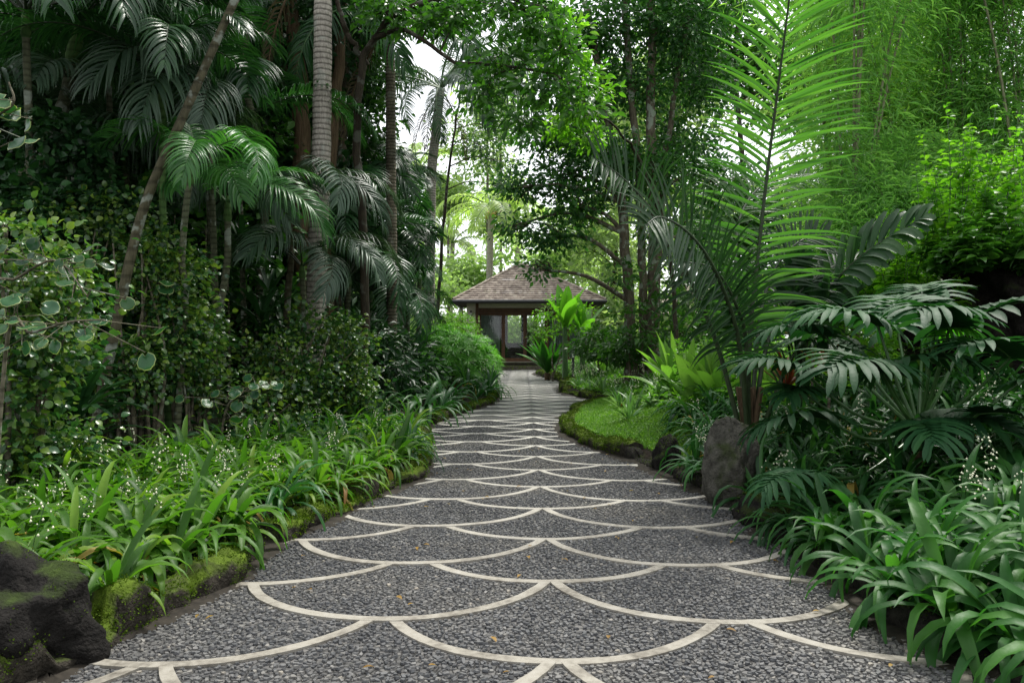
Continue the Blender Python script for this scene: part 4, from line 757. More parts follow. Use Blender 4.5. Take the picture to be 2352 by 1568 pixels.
# ------------------------------------------------------------------ hedge of many thin stems, left
def hedge(x0, x1, Y0, Y1, htop, label, nclump, seed, stems=9, lowgap=.2, mat='hedge', size=.068):
    global rs
    rs = np.random.RandomState(seed); xm, Ym = (x0+x1)/2, (Y0+Y1)/2; base = gp(xm, Ym); o = empty('hedge_shrub', base, label, 'shrub', None)
    A = gp(x0, Y0)-base; B = gp(x1, Y1)-base; 
    for i in range(stems):
        t = rs.rand(); p = A*(1-t)+B*t+np.array([0, rs.normal()*.15, 0]); h_ = htop*(.75+.3*rs.rand())
        mb = MB(); tube(mb, resample([p, p+np.array([rs.normal()*.06, rs.normal()*.06, h_*.5]), p+np.array([rs.normal()*.18, rs.normal()*.15, h_])], 8), np.linspace(.02+.012*rs.rand(), .008, 8), 6); mb.obj('stem', M['stem'], o)
    mb = MB(); cl = []
    for i in range(14):
        t = rs.rand(); z = htop*(lowgap+(1-lowgap)*rs.rand()); cl.append((A*(1-t)+B*t+np.array([0, rs.normal()*.15, z*(.8+.35*rs.rand())]), np.array([.36, .3, .3])*(.6+.7*rs.rand())))
    cloud(mb, cl, int(nclump*1.5), 10, size, .8, LEAF_O, .12, .45, .3, .5); mb.obj('foliage', [M[mat]], o); return o
hedge(-70, 130, 6.2, 6.6, 2.4, 'hedge shrub at the far left edge, dark with yellow green tips', 420, 501, 8, .0)
hedge(120, 300, 8.7, 9.1, 2.5, 'hedge shrub just behind the leaning palm foot', 300, 502, 9, .3)
hedge(290, 430, 8.8, 9.4, 2.3, 'hedge shrub with many bare thin stems below the green cane palm', 330, 503, 12, .2)
hedge(420, 480, 9.6, 10, 1.7, 'narrow hedge shrub left of the dark gap', 130, 504, 6, .3)
hedge(600, 700, 10.6, 11, 1.45, 'hedge shrub right of the dark gap, mostly small green leaves', 260, 505, 7, .15)
hedge(690, 800, 11.2, 11.8, 1.75, 'leafy hedge shrub with yellow green top before the coconut trunk', 420, 506, 8, .1)
hedge(-60, 200, 8.6, 9.4, 3.3, 'taller dark hedge shrub at the back on the far left', 520, 507, 8, .2, 'dark', .1)
hedge(230, 520, 10.8, 11.6, 2.9, 'taller dark hedge shrub behind the bare stems', 450, 508, 8, .3, 'dark', .1)
hedge(520, 640, 9.3, 9.5, .75, 'low pale leaved shrub at the edge of the strap leaves', 26, 509, 4, .3)
rs = np.random.RandomState(77)
# branches of round cream edged leaves in front of the hedge
def spray(pts_, n, size, label, seed):
    global rs
    rs = np.random.RandomState(seed); base = np.array(pts_[0]); o = empty('round_leaf_shrub', base, label, 'shrub', None); P = resample(np.array(pts_)-base, 20)
    mb = MB(); tube(mb, P, np.linspace(.016, .005, 20), 6); mb2 = MB(); L_ = []
    for i in range(n):
        t = .25+.75*rs.rand(); p = P[int(t*19)]; e = p+rs.normal(size=3)*np.array([.17, .13, .1]); tube(mb, [p, e], .003, 4); L_.append(e)
    mb.obj('branch', M['stem'], o); L_ = np.array(L_); D = unit(np.c_[rs.normal(size=(n, 2)), -.5*np.ones(n)]+np.array([0, -.4, 0])); put(mb2, LEAF_R, L_, D, unit(np.array([0, -.7, .8])+rs.normal(size=(n, 3))*.3), size*(.7+.6*rs.rand(n)), 1); mb2.obj('foliage', [M['round'], M['rim']], o)
spray([gp(-20, 5.6), W(20, 760, 5.6), W(70, 765, 5.5), W(160, 740, 5.3), W(240, 735, 5.2)], 30, .095, 'branch of large round cream edged leaves reaching in low at the far left', 601)
spray([gp(-60, 5.9), W(-30, 700, 5.9), W(40, 640, 5.8), W(130, 600, 5.7), W(200, 680, 5.6)], 26, .09, 'round leaved shrub with yellow green upper leaves at the left edge', 602)
spray([gp(-80, 5.4), W(-60, 500, 5.4), W(-30, 300, 5.3), W(30, 240, 5.2), W(20, 190, 5.2)], 12, .14, 'branch with big cream edged leaves high at the left edge', 603)
spray([gp(430, 9.2), W(425, 900, 9.2), W(400, 760, 9.1), W(390, 690, 9.0), W(340, 640, 9)], 26, .13, 'round leaved shrub mixed among the thin stems of the middle hedge', 604)
spray([gp(500, 9), W(520, 940, 8.9), W(560, 900, 8.8), W(600, 880, 8.8)], 22, .12, 'low round leaved sprig by the dark gap', 605)
rs = np.random.RandomState(78)

# ------------------------------------------------------------------ whorled fine leaved shrubs before the house, left side
def whorl_shrub(x, y, Y, rad, label, mat, n, L=.28, w=.02, seed=0):
    global rs
    rs = np.random.RandomState(seed); c = W(x, y, Y); base = gp(x, Y); o = empty('fine_leaf_shrub', base, label, 'shrub'); c = c-base; mb = MB(); mb2 = MB(); rad = np.array(rad)
    u = rnd(n); u[:, 2] = np.abs(u[:, 2])*1.1-.35; u = unit(u); cc = c+u*rad*(.72+.3*rs.rand(n))[:, None]
    for q in cc[::5]: tube(mb, resample([(0, 0, 0), c*.5+rs.normal(size=3)*.1, q], 6), np.linspace(.014, .005, 6), 4)
    m = 22; P = np.repeat(cc, m, 0); ax = np.repeat(unit(u+np.array([0, 0, .8])), m, 0); r_ = rnd(n*m); r_ = unit(r_-ax*np.sum(r_*ax, 1, keepdims=True)); D = unit(r_+ax*(.1+.7*rs.rand(n*m))[:, None])
    blades(mb2, P, D, L*(.7+.5*rs.rand(n*m)), w, .7, 3, [.6, 1, .8, 0], .15, N0=ax)
    mb.obj('stem', M['stem'], o); mb2.obj('foliage', M[mat], o)
whorl_shrub(1035, 835, 22, (1.15, 1, 1.05), 'rounded bush with whorls of needle thin leaves left of the path', 'fine', 380, seed=701)
whorl_shrub(1092, 835, 26, (.8, .8, .85), 'smaller needle leaved bush at the last bend of the path', 'fine', 220, seed=702)
whorl_shrub(960, 860, 19, (.6, .6, .55), 'low needle leaved bush behind the drooping plants', 'fine', 90, seed=703)
rs = np.random.RandomState(80)
btree('clipped_shrub', 'bright rounded small leaved shrub beside the left corner of the house', [([gp(1040, 31), W(1040, 790, 31)], (.05, .03))], M['stem'], blobs([(1045, 750, 28, (.7, .7, .5)), (1070, 775, 28, (.5, .6, .5)), (1015, 770, 28, (.7, .7, .6))]), M['bright'], 'shrub', nclump=420, per=10, size=.09, cr=.1, shell=.7)
btree('young_tree', 'slender young tree with light green layered leaves in front of the house door', [([gp(1268, 30), W(1270, 800, 30), W(1272, 735, 30)], (.035, .015)), ([gp(1268, 30), W(1290, 800, 30), W(1310, 720, 30)], (.03, .012))], M['stem'], blobs([(1262, 720, 30, (.55, .5, .22)), (1300, 755, 30, (.6, .5, .25)), (1245, 770, 30, (.35, .4, .2)), (1325, 705, 30, (.5, .5, .25)), (1290, 690, 30, (.4, .4, .2))]), M['bright'], nclump=85, per=10, size=.15, aspect=.5, cr=.16)
btree('leafy_shrub', 'leafy green shrub under the dark tree right of the house', [([gp(1375, 26), W(1375, 800, 26)], (.04, .02))], M['stem'], blobs([(1380, 790, 26, (.9, .7, .5)), (1440, 800, 22, (.7, .6, .5))]), M['mid'], 'shrub', nclump=260, size=.17, per=10, cr=.15)
btree('climbing_vine', 'leafy vine climbing the foot of the dark spreading trunks', [([gp(1478, 21.2), W(1475, 760, 21.3), W(1480, 600, 21.4)], (.03, .015))], M['stem'], blobs([(1440, 730, 21, (.45, .4, .5)), (1500, 740, 21, (.5, .4, .6)), (1535, 640, 21.4, (.35, .4, .6)), (1430, 620, 21.3, (.3, .4, .5)), (1490, 560, 21.5, (.2, .3, .5)), (1560, 760, 21, (.6, .4, .5))]), M['mid'], 'vine', nclump=90, size=.19, per=9, cr=.14)
btree('leafy_shrub', 'dark leafy shrub in front of the brown double trunk', [([gp(820, 15), W(820, 800, 15)], (.04, .02))], M['stem'], blobs([(830, 790, 15, (.7, .6, .4)), (880, 850, 15, (.6, .5, .4)), (940, 830, 17, (.6, .6, .4)), (780, 800, 14, (.5, .5, .5))]), M['dark'], 'shrub', nclump=300, size=.2, per=10, cr=.15, aspect=.35)

# ------------------------------------------------------------------ broadleaf trees
DY = 22
btree('dark_spreading_tree', 'dark multi stemmed tree with spreading crown right of the house', [
    ([gp(1450, DY), W(1445, 700, DY), W(1430, 480, DY), W(1400, 300, DY), W(1370, 130, DY), W(1330, -60, DY)], (.17, .08)),
    ([gp(1495, DY), W(1500, 680, DY), W(1503, 480, DY), W(1495, 250, DY), W(1500, 60, DY), W(1490, -100, DY)], (.19, .09)),
    ([gp(1480, DY+.3), W(1475, 650, DY), W(1470, 420, DY), W(1452, 250, DY), W(1440, 60, DY), W(1420, -80, DY)], (.13, .08)),
    ([gp(1500, DY+.4), W(1510, 640, DY+.4), W(1525, 420, DY+.4), W(1545, 250, DY+.4), W(1580, 40, DY+.4)], (.13, .06))], M['greybark'],
    blobs([(1270, 540, 22, (.8, .8, .4)), (1330, 470, 22, (.9, .9, .55)), (1290, 400, 22, (.8, .8, .6)), (1190, 430, 21.5, (.6, .6, .4)), (1180, 520, 22, (.35, .4, .3)), (1380, 350, 22, (1, .9, .7)), (1260, 300, 22, (1, .9, .55)), (1480, 400, 22, (1, .9, .8)),
        (1560, 330, 23, (1, .9, .8)), (1330, 200, 22, (1.1, 1, .7)), (1450, 200, 22.5, (1.1, 1, .9)), (1600, 180, 23, (1.1, 1, 1)), (1400, 60, 22, (1.2, 1, .9)), (1560, 60, 22, (1.2, 1, .9)), (1280, 80, 22, (1.1, 1, .7)), (1480, -60, 22, (1.6, 1, .9)), (1640, -20, 23, 1.2),
        (1235, 620, 22, (.25, .3, .3)),  (1640, 420, 24, (1, 1, .9)), (1600, 560, 24, (.8, .9, .7))]), M['darkish'], nclump=2100, per=14, size=.175, cr=.27, aspect=.5, shell=.35)
btree('overhanging_tree', 'light green branch tree hanging in from the upper middle', [([gp(835, 13.6), W(835, 600, 13.4), W(820, 250, 13.2), W(860, 90, 13), W(960, 10, 12.6), W(1120, -10, 12), W(1250, 20, 11.6)], (.085, .025)),
    ([W(860, 90, 13), W(930, 70, 12.6), W(1040, 140, 12.2), W(1140, 150, 12), W(1260, 170, 11.6), W(1300, 190, 11.4)], (.04, .012)), ([W(840, 150, 13.2), W(790, 60, 13), W(760, -60, 13)], (.05, .03))], M['darkbark'],
    blobs([(1230, 60, 11.6, (.5, .4, .25)), (1150, 120, 11.8, (.5, .4, .3)), (1290, 120, 11.4, (.35, .35, .2)), (1050, 40, 12.2, (.5, .5, .2)), (1250, 190, 11.5, (.4, .4, .22)), (1310, 210, 11.4, (.25, .3, .18)), (1120, 210, 12, (.45, .4, .25)), (1200, 270, 11.8, (.35, .4, .2)), (980, 60, 12.6, (.4, .5, .2)), (1180, 0, 11.8, (.7, .5, .3)), (1340, 250, 11.5, (.25, .25, .15)), (900, 30, 12.8, (.6, .5, .3))]), M['mid'], T=LEAF_O, nclump=250, per=11, size=.15, aspect=.42, cr=.13, shell=.3, hang=.2, lsub=4)
btree('light_green_tree', 'tree whose light yellow green tips catch the light in front of the dark crown', [([gp(1560, 19), W(1540, 600, 19), W(1480, 400, 18), W(1420, 300, 17), W(1330, 240, 16)], (.06, .015))], M['darkbark'],
    blobs([(1300, 130, 15.5, (.35, .3, .14)), (1330, 255, 15.6, (.4, .35, .16)), (1370, 215, 15.8, (.3, .3, .14)), (1300, 60, 15.6, (.35, .3, .12)), (1335, 170, 16, (.3, .3, .15)), (1290, 290, 16, (.35, .3, .15)), (1350, 320, 16, (.4, .3, .16)), (1250, 30, 16, (.3, .3, .12))]), M['bright'], T=LEAF_O, nclump=120, per=10, size=.16, aspect=.45, cr=.14, shell=.3, hang=.2, lsub=3)
btree('tall_slim_tree', 'tall slim dark tree forking upward between the two coconut trunks', [([gp(770, 17.5), W(772, 600, 17.5), W(785, 300, 17.5), W(795, 100, 17.5), W(790, -60, 17.5)], (.12, .08)), ([W(785, 330, 17.5), W(815, 200, 17.5), W(870, 80, 17.5), W(885, -60, 17.5)], (.07, .05)), ([W(785, 380, 17.5), W(800, 250, 17.6), W(830, 60, 17.6), W(835, -60, 17.6)], (.05, .04))], M['greybark'],
    blobs([(830, 260, 18, (.7, .8, .8)), (800, 100, 18, (.9, .8, .9)), (850, 350, 18.5, (.4, .7, .5)), (900, -20, 18, (1.2, 1, .7)), (960, 20, 19, (.9, 1, .4)), (810, 470, 19, (.4, .6, .6))]), M['mid'], nclump=650, per=12, size=.16, cr=.22)
btree('small_leaved_tree', 'thin leaved tree against the bright sky between the leaning coconut palm and the dark crown', [([gp(1000, 32), W(1005, 700, 32), W(1030, 400, 32), W(1060, 200, 32)], (.1, .03))], M['darkbark'],
    blobs([(1100, 330, 32, (.8, .8, .7)), (1130, 250, 32, (.9, .8, .6)), (1150, 370, 32, (.8, .8, .5)), (1180, 300, 33, (.9, .8, .6)), (1150, 430, 33, (.6, .6, .4))]), M['mid'], nclump=190, per=10, size=.17, cr=.3)
# left backdrop trees
for i_, (x, Y, lb) in enumerate(((-60, 13, 'dark tree filling the top left corner behind the curved palm'), (130, 15, 'dark tree behind the curved ringed stem'), (330, 15.5, 'dark tree behind the leaning palm'), (480, 17, 'dark tree left of the brown double trunk, deep in the thicket'), (630, 19, 'dark tree right behind the grey palm fronds'), (230, 20, 'far dark tree glimpsed between the left palms'), (730, 27, 'dark tree behind the palm thicket'), (520, 26, 'far dark tree behind the brown double trunk'), (40, 21, 'far dark tree behind the left hedge'))):
    h_ = .43*Y+1.5; bl = []
    for q in range(15): bl.append((np.array([(x-CX)/F0*Y+rs.normal()*1.1, Y+rs.normal()*.6, .4+rs.rand()*h_*1.02]), np.array([1.1, .9, .8])*(.8+.04*Y)))
    btree('backdrop_tree', lb, [([gp(x, Y), W(x+20, 500, Y), W(x-20, 100, Y), W(x+10, -80, Y)], (.13, .06))], M['darkbark'], bl, M['dark'] if i_ in (0, 1, 3, 4, 6) else M['mid'], nclump=int(650+12*Y), per=12, size=.2+.004*Y, cr=.3, shell=.25, sides=7, lsub=2)
# right backdrop trees
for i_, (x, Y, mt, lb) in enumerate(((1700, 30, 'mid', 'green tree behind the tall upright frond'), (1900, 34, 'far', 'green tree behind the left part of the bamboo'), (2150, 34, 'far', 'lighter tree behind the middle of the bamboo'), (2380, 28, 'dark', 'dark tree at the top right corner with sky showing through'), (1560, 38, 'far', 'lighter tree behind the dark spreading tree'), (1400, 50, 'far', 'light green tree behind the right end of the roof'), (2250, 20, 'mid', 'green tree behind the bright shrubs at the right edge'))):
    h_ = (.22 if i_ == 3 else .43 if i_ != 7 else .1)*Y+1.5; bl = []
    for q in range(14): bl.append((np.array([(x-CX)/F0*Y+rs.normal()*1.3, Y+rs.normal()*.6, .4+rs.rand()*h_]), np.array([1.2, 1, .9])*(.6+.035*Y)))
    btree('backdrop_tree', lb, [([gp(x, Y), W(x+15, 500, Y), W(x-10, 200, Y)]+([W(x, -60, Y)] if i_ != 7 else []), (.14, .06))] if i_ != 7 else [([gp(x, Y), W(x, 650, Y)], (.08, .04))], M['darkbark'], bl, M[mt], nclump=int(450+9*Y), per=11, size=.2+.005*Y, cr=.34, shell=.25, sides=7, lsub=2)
# bright trees beyond the house
for i_, (x, y, Y, r_, lb) in enumerate(((1230, 600, 58, 2.2, 'hazy pale tree behind the roof ridge'), (1030, 470, 64, 1.9, 'hazy pale tree above the left roof slope'), (1150, 300, 68, 4.2, 'highest hazy tree filling the sky right of the leaning coconut palm'), (1120, 180, 66, 3.4, 'hazy tree top seen just under the overhanging branch'), (960, 660, 52, 2.2, 'pale tree left of the roof behind the palm thicket'), (1340, 560, 60, 3.2, 'pale tree right of the ridge seen under the dark crown'), (1060, 640, 60, 2.2, 'pale tree low behind the left slope of the roof'), (1150, 480, 75, 2.4, 'tallest pale tree far beyond the house'), (1450, 640, 55, 3, 'pale tree beyond the dark trunks'), (840, 660, 55, 2.4, 'pale tree glimpsed behind the dark coconut trunk'))):
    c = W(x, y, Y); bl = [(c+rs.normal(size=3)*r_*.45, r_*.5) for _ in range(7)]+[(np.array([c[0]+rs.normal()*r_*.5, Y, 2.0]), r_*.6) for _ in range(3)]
    btree('hazy_tree', lb, [([gp(x, Y), W(x, 700, Y), c], (.2, .1))], M['greybark'], bl, M['far'], group='pale trees beyond the house', nclump=420, per=10, size=.42, cr=.5, shell=.4, sides=6, lsub=2)

# ------------------------------------------------------------------ bamboo, right
def bamboo(x, Y, lean, label, mat, nc, nleaf, seed, spread=.6):
    global rs
    rs = np.random.RandomState(seed); base = gp(x, Y); o = empty('bamboo_clump', base, label, 'bamboo'); pts_ = []
    for i in range(nc):
        a = rs.rand()*6.28; d = np.array([math.cos(a), math.sin(a)*.6]); p0 = np.r_[d*.35*rs.rand(), 0]; tp = np.array([d[0]*spread*3+lean*2, d[1]*1.5-.8, .44*Y+1.8+rs.rand()*1.5]); P = resample([p0, p0*.6+tp*np.array([.12, .12, .4]), p0*.3+tp*np.array([.45, .45, .78]), tp], 22)
        mb = MB(); tube(mb, P, np.linspace(.032, .008, 22), 7); mb.obj('culm', M['bambooculm'], o)
        for q in range(26): t = .12+.88*rs.rand(); pts_.append(P[int(t*21)]+rs.normal(size=3)*np.array([.5, .4, .35])*(.6+.6*t))
    pts_ = np.array(pts_); n = len(pts_); cc = np.repeat(pts_, nleaf, 0); off = rs.normal(size=cc.shape)*np.array([.28, .22, .2]); D = unit(off*np.array([1, 1, .5])+rs.normal(size=cc.shape)*.12+np.array([0, 0, -.16]))
    mb = MB(); put(mb, LEAF_S, cc+off, D, unit(rs.normal(size=cc.shape)*.5+np.array([0, -.2, .8])), .15+.13*rs.rand(len(cc)), .09); mb.obj('foliage', M[mat], o)
bamboo(1930, 17, .4, 'bamboo clump with pale culms left, behind the tall upright frond', 'bamboo', 11, 62, 801, .9)
bamboo(2080, 15.5, -.2, 'brightest yellow green bamboo clump in the upper right', 'bamboo', 12, 70, 802, .9)
bamboo(2230, 15, .3, 'bluish green feathery bamboo clump at the right', 'bamboodark', 12, 70, 803, .9)
bamboo(1960, 13.5, .1, 'lower bluish bamboo clump in front of the culms', 'bamboodark', 7, 50, 804, .5)
bamboo(2140, 19, 0, 'bamboo clump further back in the upper right', 'bamboo', 10, 60, 805, 1.1)
bamboo(2380, 14, -.2, 'bamboo clump leaning in at the right edge', 'bamboodark', 8, 60, 806, .8)
rs = np.random.RandomState(90)
# fine low bamboo foliage mass behind the shrubs
btree('leafy_shrub', 'soft bluish shrub mass between the feathery palm and the bright shrubs', [([gp(2000, 12.5), W(2000, 650, 12.5)], (.03, .02))], M['stem'], blobs([(1960, 560, 12.5, (.8, .6, .6)), (2060, 500, 12.5, (.8, .6, .7)), (2000, 440, 13, (.8, .6, .6)), (1900, 620, 12.8, (.7, .6, .5)), (2150, 420, 13, (.9, .6, .8))]), M['bamboodark'], 'shrub', nclump=620, per=22, size=.17, aspect=.1, cr=.16)
# herb shrubs with upright shoots
def herb(x0, x1, ytop, Y, n, label, mat='bright', seed=0, base_y=None, size=.11):
    global rs
    rs = np.random.RandomState(seed); xm = (x0+x1)/2; bz = W(xm, base_y, Y)[2] if base_y else gz((xm-CX)/F0*Y, Y); base = np.array([(xm-CX)/F0*Y, Y, bz]); o = empty('herb_shrub', base, label, 'shrub'); mb = MB(); mb2 = MB(); P_, D_, N_, S_ = [], [], [], []
    for i in range(n):
        x = x0+(x1-x0)*rs.rand(); p0 = np.array([(x-CX)/F0*Y, Y+rs.normal()*.3, bz])-base; tz = W(x, ytop+rs.rand()*160, Y)[2]-bz; e = p0+np.array([rs.normal()*.15, rs.normal()*.15-.1, max(.3, tz)]); Q = resample([p0, (p0+e)/2+rs.normal(size=3)*.06, e], 14); tube(mb, Q, np.linspace(.008, .003, 14), 4)
        for j in range(2, 14):
            for s in range(2):
                for r2 in range(2):
                    a = j*1.57+s*PI+rs.normal()*.4; P_.append(Q[j]+rs.normal(size=3)*.04*(r2 > 0)); D_.append([math.cos(a), math.sin(a), .15+rs.normal()*.25]); S_.append(size*(1.25-.75*(j/14)**3)*(.7+.5*rs.rand())); N_.append(np.array([0, 0, 1.])+rs.normal(size=3)*.3)
    mb.obj('stem', M['petiole'], o); put(mb2, LEAF_O, np.array(P_), np.array(D_), np.array(N_), np.array(S_), .62); mb2.obj('foliage', M[mat], o)
herb(2120, 2330, 270, 9.6, 34, 'tall bright herb shrub with upright leafy shoots above the dark wall', seed=901, base_y=620, size=.12)
herb(2000, 2150, 480, 10.2, 34, 'bright herb shrub left of the tallest one', seed=902, base_y=720)
herb(1880, 2060, 560, 11, 46, 'low yellow green herb shrub behind the lobed leaves', seed=903, base_y=740)
herb(2150, 2352, 440, 9.0, 26, 'leafy herb shrub hanging over the dark wall at the right edge', mat='mid', seed=904, base_y=620, size=.14)
herb(1740, 1900, 590, 12.5, 40, 'pale green herb shrub seen behind the feathery palm', seed=905, base_y=760)
herb(1560, 1700, 760, 14, 30, 'bright low herb shrub beside the nest ferns', seed=906)
rs = np.random.RandomState(95)

# dark wall of volcanic stone, right
mb = MB(); nx, nz_ = 90, 60; A = W(2090, 800, 10.4); B = np.array([6.8, 6.2, 0]); V = []
for i in range(nx):
    t = i/(nx-1); p = np.array([A[0], A[1]])*(1-t)+B[:2]*t; dirn = unit(np.array([A[1]-B[1], B[0]-A[0]]))*-1
    top = 2.35+.5*t+.25*noise.noise(Vector((t*6, 2, 0)))-1.0*max(0, .2-t)*5*.8
    for j in range(nz_):
        s = j/(nz_-1); q = .28*noise.noise(Vector((t*9, s*5, 1)))+.12*noise.noise(Vector((t*25, s*14, 4)))-.06*abs(noise.noise(Vector((t*16, s*9, 7))))
        V.append((p[0]+dirn[0]*q, p[1]+dirn[1]*q+s*.35, s*top))
for i in range(nx): V.append((V[i*nz_+nz_-1][0]+1.2, V[i*nz_+nz_-1][1]+1.6, V[i*nz_+nz_-1][2]-.1))
i = np.arange(nx-1)[:, None]*nz_; j = np.arange(nz_-1)[None]; mb.add(V, np.stack([i+j, i+nz_+j, i+nz_+j+1, i+j+1], -1).reshape(-1, 4))
o = mb.obj('stone_wall', M['wallrock']); q_ = [[i*nz_+nz_-1, (i+1)*nz_+nz_-1, nx*nz_+i+1, nx*nz_+i] for i in range(nx-1)]
tag(o, 'rough black volcanic stone wall in deep shade behind the lobed leaves', 'wall')

# ------------------------------------------------------------------ house
HY = 43.2
house = empty('house', ((1205-CX)/F0*HY, HY, 0), 'small pavilion with a grey brown hipped tile roof at the end of the path', 'house'); hb = np.array(house.location)
woodm = plain('dark_brown_wood', (.09, .042, .02), .5, .3, 5); cream = plain('cream_plaster', (.55, .52, .42), .8, .08); trimm = plain('dark_grey_fascia', (.05, .05, .055), .5, .2); stonem = plain('worn_step_stone', (.2, .18, .15), .85, .3, 4)
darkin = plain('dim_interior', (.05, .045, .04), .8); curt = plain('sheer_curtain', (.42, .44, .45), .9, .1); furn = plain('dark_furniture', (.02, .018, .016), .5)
m, t, n, l = nt('clear_glass'); gl = n.new('ShaderNodeBsdfGlossy'); gl.inputs['Roughness'].default_value = .02; tp = n.new('ShaderNodeBsdfTransparent'); tp.inputs[0].default_value = (.85, .88, .87, 1); fr = n.new('ShaderNodeFresnel'); x = n.new('ShaderNodeMixShader'); l(fr.outputs[0], x.inputs[0]); l(tp.outputs[0], x.inputs[1]); l(gl.outputs[0], x.inputs[2]); oo = n.new('ShaderNodeOutputMaterial'); l(x.outputs[0], oo.inputs[0]); glass = m
m, t, n, l = nt('roof_tiles'); g = n.new('ShaderNodeNewGeometry'); br = n.new('ShaderNodeTexVoronoi'); br.inputs['Scale'].default_value = 5; l(g.outputs['Position'], br.inputs['Vector']); n1 = n.new('ShaderNodeTexNoise'); n1.inputs['Scale'].default_value = 3.5; n1.inputs['Detail'].default_value = 6; l(g.outputs['Position'], n1.inputs['Vector'])
r = ramp(n, l, br.outputs['Color'], [(.1, (.17, .135, .115)), (.5, (.28, .23, .2)), (.9, (.4, .345, .3))]); r2 = ramp(n, l, n1.outputs[0], [(.35, (.7, .68, .66)), (.7, (1.35, 1.35, 1.3))]); mx = n.new('ShaderNodeMix'); mx.data_type = 'RGBA'; mx.blend_type = 'MULTIPLY'; mx.inputs[0].default_value = 1; l(r.outputs[0], mx.inputs[6]); l(r2.outputs[0], mx.inputs[7])
p = n.new('ShaderNodeBsdfPrincipled'); p.inputs['Roughness'].default_value = .8; l(mx.outputs[2], p.inputs['Base Color']); oo = n.new('ShaderNodeOutputMaterial'); l(p.outputs[0], oo.inputs[0]); roofm = m
def hx(x, Y=HY): return (x-CX)/F0*Y-hb[0]
x0, x1 = hx(1040, 41.8), hx(1392, 41.8); ev = W(0, 690, 41.8)[2]; ap = 5.86; ycf = 41.8-HY; dep = x1-x0; ycb = ycf+dep; cxr = hx(1188, 46); ay = ycf+dep/2
cxr = (x0+x1)/2-.35; nco = 19; mb = MB()
for i in range(nco):
    a, b = i/nco, (i+1)/nco
    def ring(t, dz): return np.array([[x0+(cxr-.25-x0)*t, ycf+(ay-ycf)*t, ev+(ap-ev)*t+dz], [x1+(cxr+.25-x1)*t, ycf+(ay-ycf)*t, ev+(ap-ev)*t+dz], [x1+(cxr+.25-x1)*t, ycb+(ay-ycb)*t, ev+(ap-ev)*t+dz], [x0+(cxr-.25-x0)*t, ycb+(ay-ycb)*t, ev+(ap-ev)*t+dz]])
    lo0, lo1, hi = ring(a, 0), ring(a, .06), ring(b, -.01); V = np.vstack([lo0, lo1, hi]); F = []
    for s in range(4): F += [[s, (s+1) % 4, 4+(s+1) % 4, 4+s], [4+s, 4+(s+1) % 4, 8+(s+1) % 4, 8+s]]
    mb.add(V, F)
tips = ring(1, 0); mb.add(tips, [[0, 1, 2, 3]])
rf = mb.obj('roof', roofm, house, False)
mb = MB()
for cxn, cyn, tx in ((x0, ycf, -.25), (x1, ycf, .25), (x1, ycb, .25), (x0, ycb, -.25)):
    A = np.array([cxn, cyn, ev+.06]); B = np.array([cxr+tx, ay, ap+.06]); tube(mb, resample([A, B], 22), np.array([.07, .055]*11), 6)
tube(mb, [(cxr-.3, ay, ap+.05), (cxr+.3, ay, ap+.05)], .08, 6); mb.obj('ridge_cap', roofm, rf, False)
mb = MB(); box(mb, ((x0+x1)/2, ycf+.06, ev-.09), (dep, .1, .16)); box(mb, (x0+.05, (ycf+ycb)/2, ev-.09), (.1, dep-.3, .16)); box(mb, (x1-.05, (ycf+ycb)/2, ev-.09), (.1, dep-.3, .16)); tube(mb, [(x0-.05, ycf-.06, ev-.06), (x1+.05, ycf-.06, ev-.06)], .07, 8); mb.obj('gutter', trimm, rf, False)
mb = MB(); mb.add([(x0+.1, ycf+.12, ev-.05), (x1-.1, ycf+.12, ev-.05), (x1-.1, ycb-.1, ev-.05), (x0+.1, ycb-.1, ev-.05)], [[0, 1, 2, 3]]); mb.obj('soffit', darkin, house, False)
fl = .42; xl, xr = hx(1072), hx(1360)
mb = MB(); wt = ev-.1
box(mb, ((xl+hx(1092))/2, 0, (fl+wt)/2), (hx(1092)-xl, .2, wt-fl)); box(mb, ((hx(1346)+xr)/2, 0, (fl+wt)/2), (xr-hx(1346), .2, wt-fl)); box(mb, (xl+.1, 2.6, (fl+wt)/2), (.2, 5, wt-fl)); box(mb, (xr-.1, 2.6, (fl+wt)/2), (.2, 5, wt-fl)); box(mb, ((hx(1092)+hx(1346))/2, .01, wt-.16), (hx(1346)-hx(1092), .16, .32)); 
mb.obj('wall', cream, house, False)
mb = MB(); box(mb, ((xl+xr)/2, 2.4, fl-.1), (xr-xl+.6, 6.2, .2)); box(mb, ((xl+xr)/2, 2.4, fl-.32), (xr-xl+.9, 6.6, .24)); mb.obj('plinth', stonem, house, False)
mb = MB(); bw = 5.1
for a_, b_ in ((1092, 1165), (1200, 1215), (1260, 1346)): box(mb, ((hx(a_)+hx(b_))/2, bw, (fl+wt)/2), (hx(b_)-hx(a_), .1, wt-fl))
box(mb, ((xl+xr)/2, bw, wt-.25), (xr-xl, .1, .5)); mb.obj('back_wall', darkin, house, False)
mb = MB(); box(mb, (hx(1190), 3.4, fl+.3), (1.4, 1.2, .5)); box(mb, (hx(1190), 3.9, fl+.75), (1.4, .2, .5)); tube(mb, [(hx(1212), 3, fl), (hx(1212), 3, fl+1.3)], .02, 6); mb.obj('armchair', furn, house, False)
mb = MB(); tube(mb, [(hx(1212), 3, fl+1.25), (hx(1212), 3, fl+1.6)], [.22, .14], 12); mb.obj('lamp_shade', plain('fabric_lamp_shade', (.5, .42, .25), .8), house, False)
